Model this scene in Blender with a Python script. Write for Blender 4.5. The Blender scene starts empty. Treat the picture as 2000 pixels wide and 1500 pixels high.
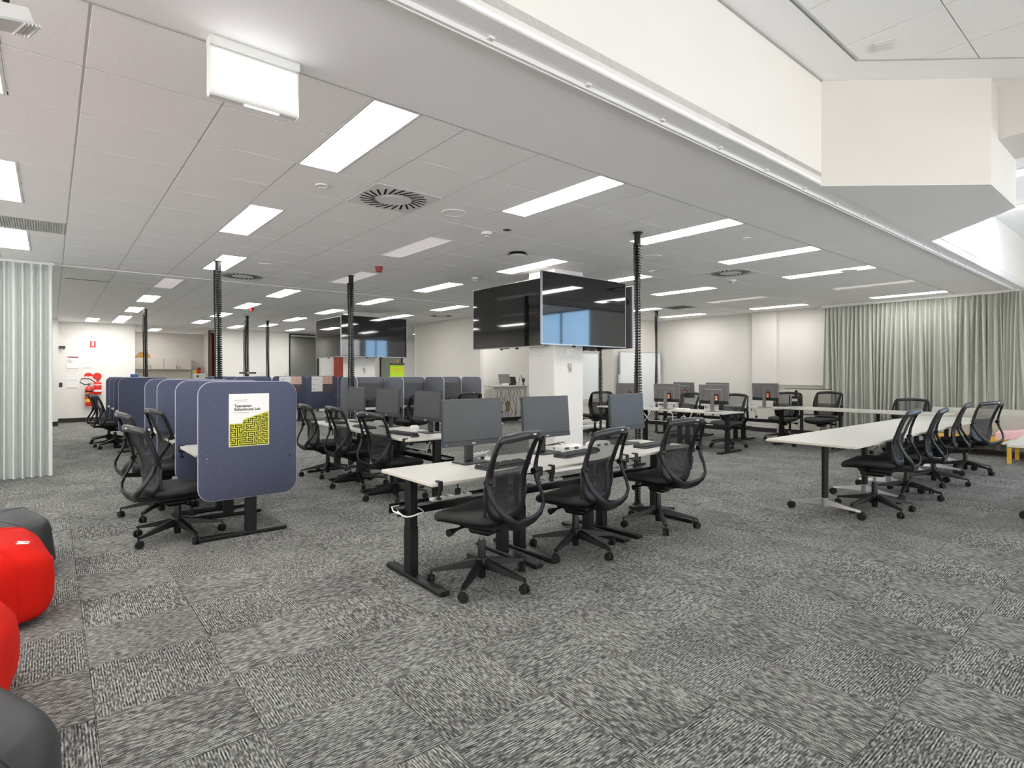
import bpy, bmesh, math, random
from math import sin, cos, pi, radians, sqrt
from mathutils import Vector, Matrix
from mathutils.bvhtree import BVHTree
random.seed(7)
S = bpy.context.scene
C = bpy.data.collections.new('room'); S.collection.children.link(C)

# ------------------------------------------------------------------ camera, world, exposure
FPX, CY, YAW, CAMZ = 1095.0, 730.2, radians(39.46), 1.366
cd = bpy.data.cameras.new('camera'); cam = bpy.data.objects.new('camera', cd); C.objects.link(cam)
cd.sensor_width = 36; cd.lens = FPX / 2000 * 36; cd.shift_y = -(750 - CY) / 2000
cd.clip_start = 0.05; cd.clip_end = 200
cam.location = (0, 0, CAMZ); cam.rotation_euler = (pi / 2, 0, -YAW)
S.camera = cam
vs = S.view_settings
vs.view_transform = 'Standard'; vs.look = 'None'; vs.gamma = 1; vs.use_curve_mapping = False
vs.exposure = 0.74
LAMP = 12.0            # radiance of the lit ceiling panels
world = bpy.data.worlds.new('sky'); S.world = world; world.use_nodes = True
bgn = world.node_tree.nodes['Background']
bgn.inputs[0].default_value = (0.62, 0.80, 1.0, 1); bgn.inputs[1].default_value = 4.6
S.cycles.max_bounces = 7; S.cycles.diffuse_bounces = 4; S.cycles.glossy_bounces = 3
S.cycles.transparent_max_bounces = 8; S.cycles.caustics_reflective = False; S.cycles.caustics_refractive = False
S.cycles.sample_clamp_indirect = 6; S.cycles.adaptive_threshold = .08

def proj(X, Y, Z):
    c, s = cos(YAW), sin(YAW)
    r = X * c - Y * s; d = X * s + Y * c
    if d < .2: return (-9999, -9999, d)
    return (1000 + FPX * r / d, CY - FPX * (Z - CAMZ) / d, d)

# ------------------------------------------------------------------ materials
def lin(r, g, b):
    f = lambda v: (v / 255 / 12.92) if v / 255 <= .04045 else ((v / 255 + .055) / 1.055) ** 2.4
    return (f(r), f(g), f(b), 1)
MATS = {}
def mat(name, rgb, rough=.5, metal=0, spec=.5, noise=0, nscale=30, bump=0, bscale=200, coat=0):
    m = bpy.data.materials.new(name); m.use_nodes = True
    nt = m.node_tree; b = nt.nodes['Principled BSDF']
    col = lin(*rgb)
    b.inputs['Base Color'].default_value = col; b.inputs['Roughness'].default_value = rough
    b.inputs['Metallic'].default_value = metal; b.inputs['Specular IOR Level'].default_value = spec
    b.inputs['Coat Weight'].default_value = coat
    if noise or bump:
        tc = nt.nodes.new('ShaderNodeTexCoord')
    if noise:
        n = nt.nodes.new('ShaderNodeTexNoise'); n.inputs['Scale'].default_value = nscale; n.inputs['Detail'].default_value = 1
        nt.links.new(tc.outputs['Object'], n.inputs['Vector'])
        rp = nt.nodes.new('ShaderNodeMapRange'); rp.inputs[1].default_value = .3; rp.inputs[2].default_value = .7
        rp.inputs[3].default_value = 1 - noise; rp.inputs[4].default_value = 1 + noise
        nt.links.new(n.outputs['Fac'], rp.inputs[0])
        mx = nt.nodes.new('ShaderNodeVectorMath'); mx.operation = 'SCALE'
        mx.inputs[0].default_value = col[:3]; nt.links.new(rp.outputs[0], mx.inputs['Scale'])
        nt.links.new(mx.outputs[0], b.inputs['Base Color'])
    if bump:
        n2 = nt.nodes.new('ShaderNodeTexNoise'); n2.inputs['Scale'].default_value = bscale
        nt.links.new(tc.outputs['Object'], n2.inputs['Vector'])
        bp = nt.nodes.new('ShaderNodeBump'); bp.inputs['Strength'].default_value = bump; bp.inputs['Distance'].default_value = .002
        nt.links.new(n2.outputs['Fac'], bp.inputs['Height']); nt.links.new(bp.outputs[0], b.inputs['Normal'])
    MATS[name] = m; return m
def emis(name, rgb, strength):
    m = bpy.data.materials.new(name); m.use_nodes = True
    b = m.node_tree.nodes['Principled BSDF']
    b.inputs['Base Color'].default_value = (.8, .8, .8, 1)
    b.inputs['Emission Color'].default_value = lin(*rgb); b.inputs['Emission Strength'].default_value = strength
    MATS[name] = m; return m

mat('wall', (229, 227, 222), .7, noise=.012, nscale=3)
mat('wall_warm', (216, 213, 207), .7, noise=.012, nscale=3)
mat('plaster', (246, 246, 246), .75, noise=.01, nscale=2)
mat('ceil_tile', (247, 247, 246), .85, noise=.02, nscale=60)
mat('tee', (196, 196, 194), .5)
mat('tee_white', (228, 228, 226), .5)
mat('slab', (120, 120, 120), .9)
mat('skirting', (38, 36, 34), .6)
mat('white_top', (188, 187, 181), .42, noise=.01, nscale=8)
mat('edge_band', (196, 190, 176), .5)
mat('white_plastic', (225, 225, 222), .4)
mat('off_white', (216, 212, 200), .5, noise=.015, nscale=10)
mat('paper', (232, 232, 230), .8)
mat('paper_print', (150, 150, 152), .8)
mat('black_metal', (15, 15, 16), .45, spec=.35, noise=.05, nscale=40)
mat('black_plastic', (15, 15, 16), .42, spec=.35)
mat('frame_plastic', (16, 16, 17), .42, spec=.32)
mat('rail_lit_plastic', (44, 44, 46), .34, spec=.45)  # reflected ceiling light put into a lighter grey than the frame
mat('seat_fabric', (38, 38, 38), .75, noise=.12, nscale=180, bump=.3, bscale=700)
mat('rubber', (22, 22, 23), .6, spec=.3)
mat('chrome', (205, 206, 208), .12, metal=1)
mat('alu', (206, 207, 208), .28, metal=1)
mat('silver', (172, 173, 176), .35, metal=.7)
mat('screen_matte', (72, 74, 76), .42, spec=.35)
mat('monitor_body', (34, 35, 37), .45)
mat('monitor_chin', (48, 49, 52), .4)
mat('monitor_back', (112, 110, 110), .45, noise=.02)
mat('tv_glass', (6, 6, 7), .045, spec=.75, coat=.4)
mat('tv_back', (70, 66, 66), .4)
mat('key', (44, 45, 47), .5)
mat('orange', (238, 108, 40), .5)
mat('curtain', (180, 183, 173), .85, noise=.04, nscale=120, bump=.2, bscale=600)
mat('curtain_white', (206, 211, 207), .85, noise=.03, nscale=120, bump=.2, bscale=600)
mat('felt', (74, 79, 100), .95, noise=.38, nscale=150, bump=.3, bscale=500)
mat('felt_edge', (168, 172, 186), .8)
mat('felt_grey', (92, 94, 102), .95, noise=.2, nscale=260, bump=.3, bscale=500)
mat('red_bag', (196, 24, 13), .8, spec=.15, noise=.06, nscale=5, bump=.1, bscale=900)
mat('black_bag', (44, 45, 47), .5, noise=.08, nscale=5, bump=.1, bscale=900)
mat('white_print', (240, 238, 232), .7)
mat('red_sign', (214, 40, 34), .45)
mat('red_ext', (214, 34, 22), .25, coat=.4)
mat('dark_red', (150, 30, 22), .45)
mat('yellow', (236, 190, 40), .5)
mat('yellow_wood', (226, 176, 60), .5, noise=.08, nscale=20)
mat('lime', (200, 238, 30), .5)
mat('brown_door', (150, 92, 66), .45, noise=.1, nscale=6)
mat('rust_door', (158, 70, 50), .5, noise=.05, nscale=6)
mat('grey_sofa', (172, 172, 164), .9, noise=.05, nscale=150, bump=.2, bscale=600)
mat('pink', (232, 190, 190), .85, noise=.04, nscale=80, bump=.2, bscale=600)
mat('dark_void', (10, 10, 10), .9)
mat('cabinet', (212, 206, 196), .5)
mat('cardboard', (178, 132, 66), .8, noise=.15, nscale=14)
mat('grille', (176, 176, 174), .5)
mat('dark_grille', (70, 70, 70), .5)
mat('cable_white', (222, 222, 218), .5)
mat('cable_black', (18, 18, 18), .5)
mat('whiteboard', (226, 230, 230), .18, spec=.5)
mat('corridor', (168, 168, 162), .8)
mat('glass_green', (150, 156, 142), .25)
mat('copper', (200, 128, 74), .3, metal=.6)
mat('blue_sign', (60, 96, 160), .5)
mat('photo_dark', (86, 76, 78), .6, noise=.55, nscale=32)
mat('photo_pink', (214, 176, 164), .6, noise=.35, nscale=32)
mat('maze_dark', (62, 66, 20), .6)
mat('maze_light', (196, 196, 56), .6, noise=.12, nscale=60)
mat('pane', (200, 215, 225), .03)
emis('lamp_on', (255, 253, 250), LAMP)
emis('exit_glow', (252, 253, 255), 1.1)
emis('strip_glow', (252, 253, 255), 2.2)
emis('lamp_dim', (246, 236, 236), .22)  # faint glow put in so these panels read lighter than the ceiling
mat('frosted', (236, 238, 240), .4)

# semi-open woven back of the task chairs: fine vertical threads with gaps
def make_mesh_fabric(nm='mesh_fabric', base=.56, amp=.20):
    m = bpy.data.materials.new(nm); m.use_nodes = True
    nt = m.node_tree; b = nt.nodes['Principled BSDF']; out = nt.nodes['Material Output']
    b.inputs['Base Color'].default_value = lin(34, 35, 37); b.inputs['Roughness'].default_value = .6
    tr = nt.nodes.new('ShaderNodeBsdfTransparent'); mx = nt.nodes.new('ShaderNodeMixShader')
    tc = nt.nodes.new('ShaderNodeTexCoord'); sp = nt.nodes.new('ShaderNodeSeparateXYZ')
    nt.links.new(tc.outputs['Object'], sp.inputs[0])
    def wave(sock, freq):
        a = nt.nodes.new('ShaderNodeMath'); a.operation = 'MULTIPLY'; a.inputs[1].default_value = freq; nt.links.new(sock, a.inputs[0])
        s_ = nt.nodes.new('ShaderNodeMath'); s_.operation = 'SINE'; nt.links.new(a.outputs[0], s_.inputs[0]); return s_.outputs[0]
    w1 = wave(sp.outputs['X'], 2 * pi / .0075); w2 = wave(sp.outputs['Z'], 2 * pi / .005)
    # opacity = base + threads ; the lower half is doubled by the lumbar pad
    ad = nt.nodes.new('ShaderNodeMath'); ad.operation = 'MULTIPLY_ADD'; ad.inputs[1].default_value = amp; ad.inputs[2].default_value = base
    nt.links.new(w1, ad.inputs[0])
    ad2 = nt.nodes.new('ShaderNodeMath'); ad2.operation = 'MULTIPLY_ADD'; ad2.inputs[1].default_value = .10
    nt.links.new(w2, ad2.inputs[0]); nt.links.new(ad.outputs[0], ad2.inputs[2]); ad2.use_clamp = True
    nt.links.new(ad2.outputs[0], mx.inputs[0]); nt.links.new(tr.outputs[0], mx.inputs[1]); nt.links.new(b.outputs[0], mx.inputs[2])
    nt.links.new(mx.outputs[0], out.inputs[0]); MATS[nm] = m
make_mesh_fabric(); make_mesh_fabric('lumbar_fabric', .72, .12)

# ribbed loop-pile carpet tile: ribs and broken dashes along the tile's own U direction
def make_carpet():
    m = bpy.data.materials.new('carpet'); m.use_nodes = True
    nt = m.node_tree; b = nt.nodes['Principled BSDF']; N = nt.nodes.new; K = nt.links.new
    b.inputs['Roughness'].default_value = .95; b.inputs['Specular IOR Level'].default_value = .15
    uv = N('ShaderNodeUVMap'); uv.uv_map = 'uv'
    oi = N('ShaderNodeObjectInfo'); mul = N('ShaderNodeMath'); mul.operation = 'MULTIPLY'; mul.inputs[1].default_value = 37.0
    K(oi.outputs['Random'], mul.inputs[0])
    def stretched(su, sv, detail=2):
        mp = N('ShaderNodeVectorMath'); mp.operation = 'MULTIPLY'; mp.inputs[1].default_value = (su, sv, 1); K(uv.outputs[0], mp.inputs[0])
        cb = N('ShaderNodeVectorMath'); cb.operation = 'ADD'; K(mp.outputs[0], cb.inputs[0]); K(mul.outputs[0], cb.inputs[1])
        n = N('ShaderNodeTexNoise'); n.inputs['Scale'].default_value = 1; n.inputs['Detail'].default_value = detail
        K(cb.outputs[0], n.inputs['Vector']); return n.outputs['Fac']
    n1 = stretched(34, 150, 1.5); n2 = stretched(7, 26, 1); n3 = stretched(2.2, 2.2, 0)
    sp = N('ShaderNodeSeparateXYZ'); K(uv.outputs[0], sp.inputs[0])
    a = N('ShaderNodeMath'); a.operation = 'MULTIPLY'; a.inputs[1].default_value = 2 * pi / .0105; K(sp.outputs['Y'], a.inputs[0])
    s_ = N('ShaderNodeMath'); s_.operation = 'SINE'; K(a.outputs[0], s_.inputs[0])
    def mr(x, a0, a1, b0, b1):
        r = N('ShaderNodeMapRange'); r.inputs[1].default_value = a0; r.inputs[2].default_value = a1; r.inputs[3].default_value = b0; r.inputs[4].default_value = b1
        K(x, r.inputs[0]); return r.outputs[0]
    amp = mr(n2, .42, .62, .05, .34)
    rib = N('ShaderNodeMath'); rib.operation = 'MULTIPLY'; K(s_.outputs[0], rib.inputs[0]); K(amp, rib.inputs[1])
    dash = mr(n1, .34, .66, -.36, .36)
    sm = N('ShaderNodeMath'); sm.operation = 'ADD'; K(rib.outputs[0], sm.inputs[0]); K(dash, sm.inputs[1])
    sh = N('ShaderNodeMath'); sh.operation = 'ADD'; sh.inputs[1].default_value = .5; K(sm.outputs[0], sh.inputs[0])
    big = mr(n3, .35, .65, -.05, .05); sh2 = N('ShaderNodeMath'); sh2.operation = 'ADD'; K(sh.outputs[0], sh2.inputs[0]); K(big, sh2.inputs[1])
    rp = N('ShaderNodeValToRGB'); K(sh2.outputs[0], rp.inputs[0])
    e = rp.color_ramp.elements; e[0].position = .0; e[0].color = lin(38, 38, 37); e[1].position = 1; e[1].color = lin(174, 175, 170)
    em = e.new(.5); em.color = lin(104, 104, 101)
    K(rp.outputs[0], b.inputs['Base Color'])
    MATS['carpet'] = m
make_carpet()

# ------------------------------------------------------------------ mesh helpers
class MB:
    def __init__(s): s.v = []; s.f = []
    def add(s, vs_, fs_):
        o = len(s.v); s.v += [tuple(p) for p in vs_]; s.f += [tuple(i + o for i in f) for f in fs_]; return s
    def box(s, c, d, bev=0, rot=None):
        hx, hy, hz = d[0] / 2, d[1] / 2, d[2] / 2
        b = min(bev, hx * .9, hy * .9, hz * .9)
        vs_, fs_ = [], []
        if b <= 0:
            vs_ = [(x, y, z) for x in (-hx, hx) for y in (-hy, hy) for z in (-hz, hz)]
            fs_ = [(0, 1, 3, 2), (4, 6, 7, 5), (0, 4, 5, 1), (2, 3, 7, 6), (0, 2, 6, 4), (1, 5, 7, 3)]
        else:
            idx = {}
            for sx in (-1, 1):
                for sy in (-1, 1):
                    for sz in (-1, 1):
                        idx[(sx, sy, sz)] = len(vs_)
                        vs_ += [(sx * hx, sy * (hy - b), sz * (hz - b)), (sx * (hx - b), sy * hy, sz * (hz - b)), (sx * (hx - b), sy * (hy - b), sz * hz)]
            I = lambda k, a: idx[k] + a
            for s_ in (-1, 1):
                fs_.append([I((s_, y, z), 0) for y, z in ((-1, -1), (1, -1), (1, 1), (-1, 1))])
                fs_.append([I((x, s_, z), 1) for x, z in ((-1, -1), (1, -1), (1, 1), (-1, 1))])
                fs_.append([I((x, y, s_), 2) for x, y in ((-1, -1), (1, -1), (1, 1), (-1, 1))])
            for p in (-1, 1):
                for q in (-1, 1):
                    fs_.append([I((p, q, -1), 0), I((p, q, 1), 0), I((p, q, 1), 1), I((p, q, -1), 1)])
                    fs_.append([I((p, -1, q), 0), I((p, 1, q), 0), I((p, 1, q), 2), I((p, -1, q), 2)])
                    fs_.append([I((-1, p, q), 1), I((1, p, q), 1), I((1, p, q), 2), I((-1, p, q), 2)])
            for k in idx: fs_.append([I(k, 0), I(k, 1), I(k, 2)])
        M = (rot.to_3x3() if rot is not None else None); cv = Vector(c)
        vs_ = [tuple((M @ Vector(p) if M else Vector(p)) + cv) for p in vs_]
        return s.add(vs_, fs_)
    def bb(s, x0, x1, y0, y1, z0, z1, bev=0):
        return s.box(((x0 + x1) / 2, (y0 + y1) / 2, (z0 + z1) / 2), (x1 - x0, y1 - y0, z1 - z0), bev)
    def loft(s, rings, caps=True, closed=True, ring_closed=False):
        n = len(rings[0]); vs_ = [p for r in rings for p in r]; fs_ = []
        m = len(rings)
        for i in range(m - (0 if ring_closed else 1)):
            j2 = (i + 1) % m
            for k in range(n - (0 if closed else 1)):
                k2 = (k + 1) % n
                fs_.append((i * n + k, i * n + k2, j2 * n + k2, j2 * n + k))
        if caps and not ring_closed and closed:
            fs_.append(tuple(range(n))[::-1]); fs_.append(tuple((m - 1) * n + k for k in range(n)))
        return s.add(vs_, fs_)
    def tube(s, path, ra, rb=None, n=8, closed=False, up=(0, 0, 1), power=2):
        P = [Vector(p) for p in path]; m = len(P); rings = []
        ras = ra if isinstance(ra, (list, tuple)) else [ra] * m
        rbs = ras if rb is None else (rb if isinstance(rb, (list, tuple)) else [rb] * m)
        upv = Vector(up)
        for i in range(m):
            a = P[i - 1] if (i > 0 or closed) else P[i]; b = P[(i + 1) % m] if (i < m - 1 or closed) else P[i]
            t = (b - a).normalized()
            side = t.cross(upv)
            if side.length < .05: side = t.cross(Vector((1, 0, 0.01)))
            side.normalize(); nn = side.cross(t).normalized()
            ring = []
            for k in range(n):
                th = 2 * pi * k / n; ct, st = cos(th), sin(th)
                if power != 2:
                    ct = math.copysign(abs(ct) ** (2 / power), ct); st = math.copysign(abs(st) ** (2 / power), st)
                ring.append(P[i] + side * (ras[i] * ct) + nn * (rbs[i] * st))
            rings.append(ring)
        return s.loft(rings, True, True, closed)
    def cyl(s, p0, p1, r0, r1=None, n=14): return s.tube([p0, p1], [r0, r0 if r1 is None else r1], n=n)
    def lathe(s, prof, n=20, c=(0, 0, 0), M=None):
        rings = []
        for r, z in prof:
            ring = []
            for k in range(n):
                p = Vector((r * cos(2 * pi * k / n), r * sin(2 * pi * k / n), z))
                if M: p = M @ p
                ring.append(p + Vector(c))
            rings.append(ring)
        return s.loft(rings)
    def sheet(s, rows): return s.loft(rows, False, False)
    def prism(s, poly, fn, t0, t1):
        return s.loft([[fn(a, b, t0) for a, b in poly], [fn(a, b, t1) for a, b in poly]])
    def move(s, d, M=None):
        D = Vector(d); s.v = [tuple((M @ Vector(p) if M else Vector(p)) + D) for p in s.v]; return s

def rrect(w, h, r, n=5, rb=None, cx=0, cy=0):
    rb = r if rb is None else rb; pts = []
    for (sx, sy, a0, rr) in ((1, 1, 0, r), (-1, 1, 90, r), (-1, -1, 180, rb), (1, -1, 270, rb)):
        for k in range(n + 1):
            a = radians(a0 + 90 * k / n)
            pts.append((cx + sx * (w / 2 - rr) + rr * cos(a), cy + sy * (h / 2 - rr) + rr * sin(a)))
    return pts

def link(o, parent=None):
    C.objects.link(o)
    if parent is not None: o.parent = parent
    return o
def meshdata(name, mb, material, ang=35, recalc=True):
    me = bpy.data.meshes.new(name); me.from_pydata(mb.v, [], mb.f)
    if recalc:
        bm = bmesh.new(); bm.from_mesh(me); bmesh.ops.recalc_face_normals(bm, faces=bm.faces); bm.to_mesh(me); bm.free()
    if ang:
        me.shade_smooth(); me.set_sharp_from_angle(angle=radians(ang))
    me.materials.append(MATS[material]); me.update()
    return me
def obj(name, mb, material, parent=None, loc=None, ang=35, rz=0, label=None):
    o = bpy.data.objects.new(name, meshdata(name, mb, material, ang)); link(o, parent)
    if loc: o.location = loc
    if rz: o.rotation_euler.z = rz
    if label: o['label'] = label
    return o
def tag(o, label, cat, group=None):
    o['label'] = label; o['category'] = cat
    if group: o['group'] = group
    return o
def struct(name, mb, material, parent=None, ang=35):
    o = obj(name, mb, material, parent, ang=ang)
    if parent is None: o['kind'] = 'structure'
    return o
def thing(name, label, cat, loc=(0, 0, 0), rz=0, group=None):
    o = bpy.data.objects.new(name, None); C.objects.link(o); o.location = loc; o.rotation_euler = (0, 0, rz)
    o.empty_display_size = .1
    return tag(o, label, cat, group)
KIDS = {}
def kids(o):
    return [x for x in C.objects if x.parent == o]
def freeze(root):      # remember a prototype's tree once, so that copies need no scene search
    ch = kids(root); KIDS[root.name] = [(c, kids(c)) for c in ch]; return root
def dup(root, loc, rz, label=None, group=None, raise_=0, stay=(), turn=None):
    r = root.copy(); C.objects.link(r); r.location = loc; r.rotation_euler = (0, 0, rz)
    if label: r['label'] = label
    if group: r['group'] = group
    for ch, sub in KIDS[root.name]:
        c = ch.copy(); C.objects.link(c); c.parent = r
        if turn is not None and ch.name.startswith('base_leg'): c.rotation_euler.z = turn
        if raise_ and not ch.name.split('.')[0] in stay: c.location.z += raise_
        for g in sub:
            d = g.copy(); C.objects.link(d); d.parent = c
    return r
def drop(root):        # remove a prototype after its copies are made
    for ch, sub in KIDS[root.name]:
        for g in sub: bpy.data.objects.remove(g)
        bpy.data.objects.remove(ch)
    bpy.data.objects.remove(root)
def text_mb(body, size, depth=.001, bold=0):
    cu = bpy.data.curves.new('t', 'FONT'); cu.body = body; cu.size = size; cu.extrude = depth / 2; cu.resolution_u = 2; cu.offset = bold
    o = bpy.data.objects.new('t', cu); S.collection.objects.link(o)
    dg = bpy.context.evaluated_depsgraph_get(); dg.update()
    me = bpy.data.meshes.new_from_object(o.evaluated_get(dg))
    mb = MB(); mb.add([tuple(v.co) for v in me.vertices], [tuple(p.vertices) for p in me.polygons])
    bpy.data.objects.remove(o); bpy.data.curves.remove(cu); bpy.data.meshes.remove(me)
    return mb
RX90 = Matrix.Rotation(pi / 2, 3, 'X')      # text in XY -> standing in XZ, facing -Y
ORD = ['first', 'second', 'third', 'fourth', 'fifth', 'sixth', 'seventh', 'eighth', 'ninth', 'tenth', 'eleventh', 'twelfth']

# ------------------------------------------------------------------ the room shell
ZC, ZR = 2.832, 3.65          # low tiled ceiling, raised ceiling near the camera
XW, XE, YS, YN = -4.1, 13.1, -4.5, 20.3
def make_pane():
    m = bpy.data.materials.new('warm_filter_pane'); m.use_nodes = True; nt = m.node_tree
    out = nt.nodes['Material Output']; nt.nodes.remove(nt.nodes['Principled BSDF'])
    t = nt.nodes.new('ShaderNodeBsdfTransparent'); g = nt.nodes.new('ShaderNodeBsdfGlossy'); g.inputs['Roughness'].default_value = .02
    x = nt.nodes.new('ShaderNodeMixShader'); x.inputs[0].default_value = .06
    nt.links.new(t.outputs[0], x.inputs[1]); nt.links.new(g.outputs[0], x.inputs[2]); nt.links.new(x.outputs[0], out.inputs[0])
    MATS['warm_filter_pane'] = m
make_pane()
MATS['warm_filter_pane'].node_tree.nodes['Transparent BSDF'].inputs[0].default_value = (1, .87, .77, 1)     # warm tint added to cancel the blue of the sky light
blue = MATS['warm_filter_pane'].copy(); blue.name = 'blue_pane'; blue.node_tree.nodes['Transparent BSDF'].inputs[0].default_value = (.8, .92, 1, 1); MATS['blue_pane'] = blue

floor = struct('floor', MB().bb(XW, XE + .1, YS - .1, 24, -.12, -.009), 'slab')
# carpet tiles, quarter-turned chequerwise
GX0, GY0, GT = .2773 * .5, .5289 * .5, .5
def tile_mesh(name, mb, material, uvfun):
    me = meshdata(name, mb, material, 0)
    uvl = me.uv_layers.new(name='uv')
    for l in me.loops: uvl.data[l.index].uv = uvfun(me.vertices[l.vertex_index].co, l)
    return me
tm = MB().box((0, 0, -.004), (.4985, .4985, .008), .0012)
carpet_me = tile_mesh('carpet_tile', tm, 'carpet', lambda co, l: (co.x, co.y))
cells = []
for i in range(-9, 26):
    for j in range(-10, 47):
        x, y = GX0 + GT * (i + .5), GY0 + GT * (j + .5)
        if x < XW or x > XE or y < YS or y > 23.2: continue
        if x < -1.5 and y > 10: continue
        px, py, d = proj(x, y, 0)
        vis = d > .5 and -120 < px < 2120 and py < 1620
        cells.append((0 if vis else 1, d if vis else 99 + abs(x) + abs(y), i, j, x, y))
cells.sort()
rest = MB(); rest_uv = []
for n, (nv, d, i, j, x, y) in enumerate(cells):
    odd = (i + j) % 2
    if n < 300 and nv == 0:
        o = bpy.data.objects.new('carpet_tile', carpet_me); link(o, floor); o.location = (x, y, 0)
        o.rotation_euler.z = (pi / 2 if odd else 0) + (pi if (i * 7 + j * 3) % 4 == 0 else 0)
    else:
        h = .24925
        rest.add([(x - h, y - h, 0), (x + h, y - h, 0), (x + h, y + h, 0), (x - h, y + h, 0)], [(0, 1, 2, 3)])
        ox, oy = random.uniform(0, 40), random.uniform(0, 40)
        q = [(-h, -h), (h, -h), (h, h), (-h, h)]
        rest_uv += [((b + ox, -a + oy) if odd else (a + ox, b + oy)) for a, b in q]
me = meshdata('carpet_tiles_beyond', rest, 'carpet', 0, False)
uvl = me.uv_layers.new(name='uv')
for l in me.loops: uvl.data[l.index].uv = rest_uv[l.vertex_index]
o = bpy.data.objects.new('carpet_tiles_beyond', me); link(o, floor); o['kind'] = 'stuff'
# a dark worn stain on the carpet
# ceilings
ceil = struct('ceiling', MB().bb(XW, XE + .1, 1.84, 23.4, ZC + .03, ZC + .10), 'slab')
struct('ceiling_raised', MB().bb(XW, XE + .1, YS - .1, 1.94, ZR + .012, ZR + .1), 'plaster')
# plaster border strips round the tiled field
obj('plaster_border', MB().bb(XW, XE, 1.84, 2.753, ZC, ZC + .03), 'plaster', ceil)
obj('plaster_border', MB().bb(12.724, XE, 2.753, 9.5, ZC, ZC + .03), 'plaster', ceil)
obj('border_trim', MB().bb(XW, 12.73, 2.755, 2.768, ZC - .003, ZC + .03), 'tee', ceil)
CX0, CYY0, CT = .2068 * .6, 2.768, .6
LIGHT_DIM = {(1, 1), (1, 2), (0, 3), (5, 0), (5, 1), (4, 2), (3, 5)}
lights = []; light_cells = {}
for k in range(-2, 7):
    for m_ in range(0, 7):
        i, j = 2 + 3 * k, 4 * m_
        half = 1 if (k, m_) in ((0, 2), (1, 2)) else 0
        x0 = CX0 + CT * i + .3 * half; y0 = CYY0 + CT * j
        if x0 < -1 and y0 > 9: continue  # unseen panels behind the curtain stay, added to keep the wall bright
        if x0 > 10 and 9.4 < y0 < 16: continue
        if x0 > 8 and 11 < y0 < 16: continue  # one unseen panel stays before the recess, added to light it
        lights.append((k, m_, x0, y0)); light_cells[(i, j)] = light_cells[(i, j + 1)] = half
for (i, j) in ((1, 26), (2, 26), (4, 31), (11, 31), (15, 14), (7, 26), (10, 26)):  # recess panel and the one by the doorway are added for brightness
    lights.append((-9, j, CX0 + CT * i, CYY0 + CT * j)); light_cells[(i, j)] = light_cells[(i, j + 1)] = 0
vents = {(3, 2): 0, (3, 10): 1, (12, 2): 2, (12, 15): 3}
tm = MB().box((0, 0, .006), (.590, .590, .012), .001)
ct_full = meshdata('ceiling_tile', tm, 'ceil_tile', 0)
ct_half = meshdata('ceiling_tile_half', MB().box((0, 0, .006), (.288, .590, .012), .001), 'ceil_tile', 0)
cc = []
for i in range(-7, 21):
    for j in range(0, 35):
        x, y = CX0 + CT * (i + .5), CYY0 + CT * (j + .5)
        if x < -1.6 and y > 10.3: continue
        if (i, j) in vents: continue
        if i == -1 and j == 7: continue
        px, py, d = proj(x, y, ZC)
        vis = d > .5 and -60 < px < 2060 and py > -60 and not (x > 8.4 and y > 9.8)
        cc.append((0 if vis else 1, d if vis else 99 + abs(x) + y, i, j, x, y))
cc.sort(); restc = MB()
for n, (nv, d, i, j, x, y) in enumerate(cc):
    hl = light_cells.get((i, j))
    xx = x if hl is None else x + (.15 if hl == 0 else -.15)
    if n < 300 and nv == 0:
        o = bpy.data.objects.new('ceiling_tile', ct_full if hl is None else ct_half); link(o, ceil); o.location = (xx, y, ZC)
    else:
        hw = .294 if hl is None else .144; hy = .294
        restc.add([(xx - hw, y - hy, ZC), (xx - hw, y + hy, ZC), (xx + hw, y + hy, ZC), (xx + hw, y - hy, ZC)], [(0, 1, 2, 3)])
o = obj('ceiling_tiles_beyond', restc, 'ceil_tile', ceil, ang=0); o['kind'] = 'stuff'
for i in range(-7, 22):
    x = CX0 + CT * i
    obj('main_runner', MB().bb(x - .012, x + .012, 2.768, 10.0 if x < -1.6 else 23.2, ZC + .001, ZC + .03), 'tee' , ceil, ang=0)
for j in range(1, 35):
    y = CYY0 + CT * j
    obj('cross_tee', MB().bb(XW if y < 10 else -1.6, 12.724, y - .007, y + .007, ZC + .0025, ZC + .03), 'tee', ceil, ang=0)
# curtain / operable-wall track crossing the tiled ceiling, and the long track under the bulkhead
struct('trim_1', MB().bb(XW, 8.3, 9.69, 9.745, ZC - .012, ZC + .005), 'tee_white')
tr = struct('trim_2', MB().bb(-4, 12.75, 1.955, 2.0, ZC - .022, ZC).bb(-4, 12.75, 1.972, 1.983, ZC - .027, ZC - .02), 'tee_white')
for k in range(22):
    x = -1.0 + k * .62
    obj('track_bracket', MB().box((x, 1.945, ZC - .006), (.03, .03, .012), .002), 'tee_white', tr)
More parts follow.
